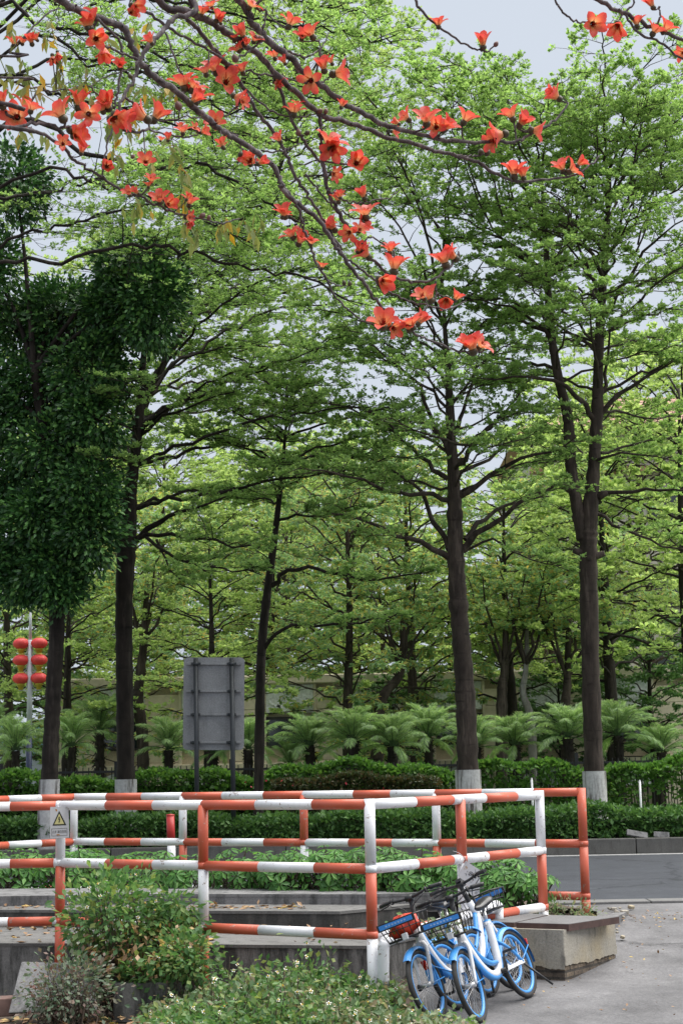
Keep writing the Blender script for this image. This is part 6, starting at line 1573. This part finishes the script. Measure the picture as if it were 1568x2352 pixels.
def flower(mb, cal, px, py, size, dx, dy, face):
    q = nearest(px, py); dep = q[2][1] - .03
    s = size * 1.34 / F * dep
    ax = nrm(RM @ nrm(np.array([dx, -dy, face])))
    c = at(px, py, dep) - ax * s * .24
    up = np.array([.3, .2, 1.0]); U = nrm(np.cross(ax, up)); V = np.cross(ax, U); rot = random.uniform(0, 2 * PI); opn = random.choice([random.uniform(.5, .8), random.uniform(.8, 1.25), random.uniform(.9, 1.3)])
    nu, nv = 9, 5; pv = []
    for k in range(5):
        a = rot + 2 * PI * k / 5 + random.uniform(-.12, .12); R_ = math.cos(a) * U + math.sin(a) * V; S_ = np.cross(ax, R_); op = opn * random.uniform(.75, 1.2); tw = random.uniform(-.15, .15)
        p = c + ax * s * .06 + R_ * s * .07; ang = .48 * op; V_ = []
        for i in range(nu):
            t = i / (nu - 1); wd = s * .168 * float(np.interp(t, [0, .2, .55, .8, .93, 1], [.40, .66, 1, .88, .52, .10]))
            T = ax * math.cos(ang) + R_ * math.sin(ang); N = -ax * math.sin(ang) + R_ * math.cos(ang)
            for j in range(nv):
                v_ = (j / (nv - 1) - .5) * 2; V_.append(p + S_ * wd * v_ - N * wd * .38 * (v_ * v_) + S_ * tw * s * t * .2)
            p = p + T * s * .60 / (nu - 1); ang += op * (.085 + .010 * i)
        i = np.repeat(np.arange(nu - 1), nv - 1); j = np.tile(np.arange(nv - 1), nu - 1)
        mb.add(V_, np.stack([i * nv + j, i * nv + j + 1, (i + 1) * nv + j + 1, (i + 1) * nv + j], 1), 0, True); pv.append(len(V_))
    n = 26; a = rng.uniform(0, 2 * PI, n)[:, None]; rad = rng.uniform(0, .13, n)[:, None]; e = c + ax * s * rng.uniform(.20, .36, (n, 1)) + (np.cos(a) * U + np.sin(a) * V) * s * rad
    mb.sticks(np.repeat((c + ax * s * .05)[None], n, 0) + (np.cos(a) * U + np.sin(a) * V) * s * .03, e, s * .008, s * .011, 1, 3)
    prof = [(.02, -.10), (.075, -.085), (.125, -.03), (.135, .05), (.11, .12), (.09, .10)]
    ka = np.arange(12) * 2 * PI / 12; rg = np.array([[c + ax * s * z + (math.cos(t) * U + math.sin(t) * V) * s * r_ for t in ka] for r_, z in prof])
    i = np.repeat(np.arange(5), 12); j = np.tile(np.arange(12), 5); j2 = (j + 1) % 12
    cal.add(rg.reshape(-1, 3), np.stack([i * 12 + j, i * 12 + j2, (i + 1) * 12 + j2, (i + 1) * 12 + j], 1), 0, True)
    st_ = c - ax * s * .09; cal.tube(catmull([st_, (st_ + q[2]) / 2 - ax * s * .05, q[2]], 6), s * .035, 5, 1)
    return c, s
def set_reach(o, cs):
    v = np.zeros(len(o.data.vertices) * 3); o.data.vertices.foreach_get('co', v); v = v.reshape(-1, 3) + np.array(kt.location)
    d = np.min([np.linalg.norm(v - c, axis=1) / (s * .68) for c, s in cs], axis=0)
    at_ = o.data.attributes.new('reach', 'FLOAT', 'POINT'); at_.data.foreach_set('value', d)
for f_ in FL[:99]:
    mb, cal = MB(), MB(); cs = flower(mb, cal, *f_); o = mb.build('flower', [M['petal'], M['stamen']], kt); set_reach(o, [cs]); cal.build('calyx', [M['calyx'], M['bark_kapok']], o)
mb, cal = MB(), MB(); cs = [flower(mb, cal, *f_) for f_ in FL[99:] + FL_small]; o = mb.build('flowers', [M['petal'], M['stamen']], kt); set_reach(o, cs); o['kind'] = 'stuff'; cal.build('calyxes', [M['calyx'], M['bark_kapok']], o)
# buds
bd_ = MB()
for (px, py, s) in [(410, 244, 22), (540, 135, 20), (590, 88, 16), (600, 90, 16), (735, 255, 14), (748, 256, 14), (1103, 350, 16), (1118, 352, 16), (1138, 102, 14), (685, 305, 16), (705, 306, 14), (790, 650, 12), (803, 652, 12), (465, 496, 16), (480, 500, 12), (456, 300, 18), (552, 355, 14), (832, 510, 14), (1325, 388, 16), (68, 300, 14), (300, 175, 14), (305, 360, 12)]:
    q = nearest(px, py); dep = q[2][1] - .02; c = at(px, py, dep); s_ = s / F * dep; ax = nrm(RM @ np.array([random.uniform(-.6, .6), random.uniform(.2, 1), .1])); U = nrm(np.cross(ax, [.2, 1, .1])); V = np.cross(ax, U)
    prof = [(.05, -.5), (.34, -.32), (.45, 0), (.36, .3), (.16, .52), (.02, .6)]; ka = np.arange(10) * 2 * PI / 10
    rg = np.array([[c + ax * s_ * z + (math.cos(t) * U + math.sin(t) * V) * s_ * r_ for t in ka] for r_, z in prof]); i = np.repeat(np.arange(5), 10); j = np.tile(np.arange(10), 5); j2 = (j + 1) % 10
    bd_.add(rg.reshape(-1, 3), np.stack([i * 10 + j, i * 10 + j2, (i + 1) * 10 + j2, (i + 1) * 10 + j], 1), 0 if random.random() < .5 else 1, True)
    w.tube([c - ax * s_ * .45, q[2]], s_ * .09, 5)
w.build('branches', M['bark_kapok'], kt); bd_.build('buds', [M['calyx'], M['bud']], kt)
# few remaining leaves, drooping leaflets
lv = MB()
for (px, py, n, sp) in [(105, 95, 5, 22), (125, 85, 4, 20), (25, 55, 6, 20), (30, 100, 4, 14), (250, 85, 4, 18), (315, 90, 5, 16), (345, 75, 3, 12), (75, 190, 12, 26), (140, 170, 12, 26), (165, 215, 12, 24), (95, 240, 8, 22), (200, 200, 8, 20), (275, 300, 10, 22), (300, 285, 8, 20), (255, 310, 6, 14), (325, 215, 9, 22), (375, 215, 8, 22), (400, 348, 7, 12), (420, 400, 8, 14), (265, 370, 6, 14), (350, 370, 6, 14), (320, 480, 8, 12), (290, 495, 2, 8), (425, 530, 9, 16), (410, 460, 6, 14), (445, 545, 6, 14), (505, 520, 6, 14), (530, 530, 6, 14), (590, 545, 5, 10), (600, 510, 4, 8), (555, 510, 4, 12), (50, 310, 6, 14), (100, 310, 4, 12), (430, 480, 5, 12), (15, 170, 8, 16)]:
    c = at(px, py, kd(px, .05)); u_ = kd(px) / F
    P_ = c + rng.normal(0, 1, (n, 3)) * np.array([sp * .6 * u_, .06, sp * .6 * u_]) + [0, 0, sp * .4 * u_]; D_ = np.c_[rng.normal(0, .45, n), rng.normal(0, .35, n), -np.ones(n)]; ls = rng.uniform(28, 46, n) * u_
    lv.leaves(P_, D_, ls, ls * .36, up=np.array([0, -1.0, .2]), jitter=.6, fold=.2, wide=.45)
    ctr = P_.mean(0) + [0, 0, 6 * u_]; lv.sticks(np.repeat(ctr[None], n, 0), P_, .0025, .002, 0, 3)
lv.build('leaves', M['leaf_kapok'], kt)
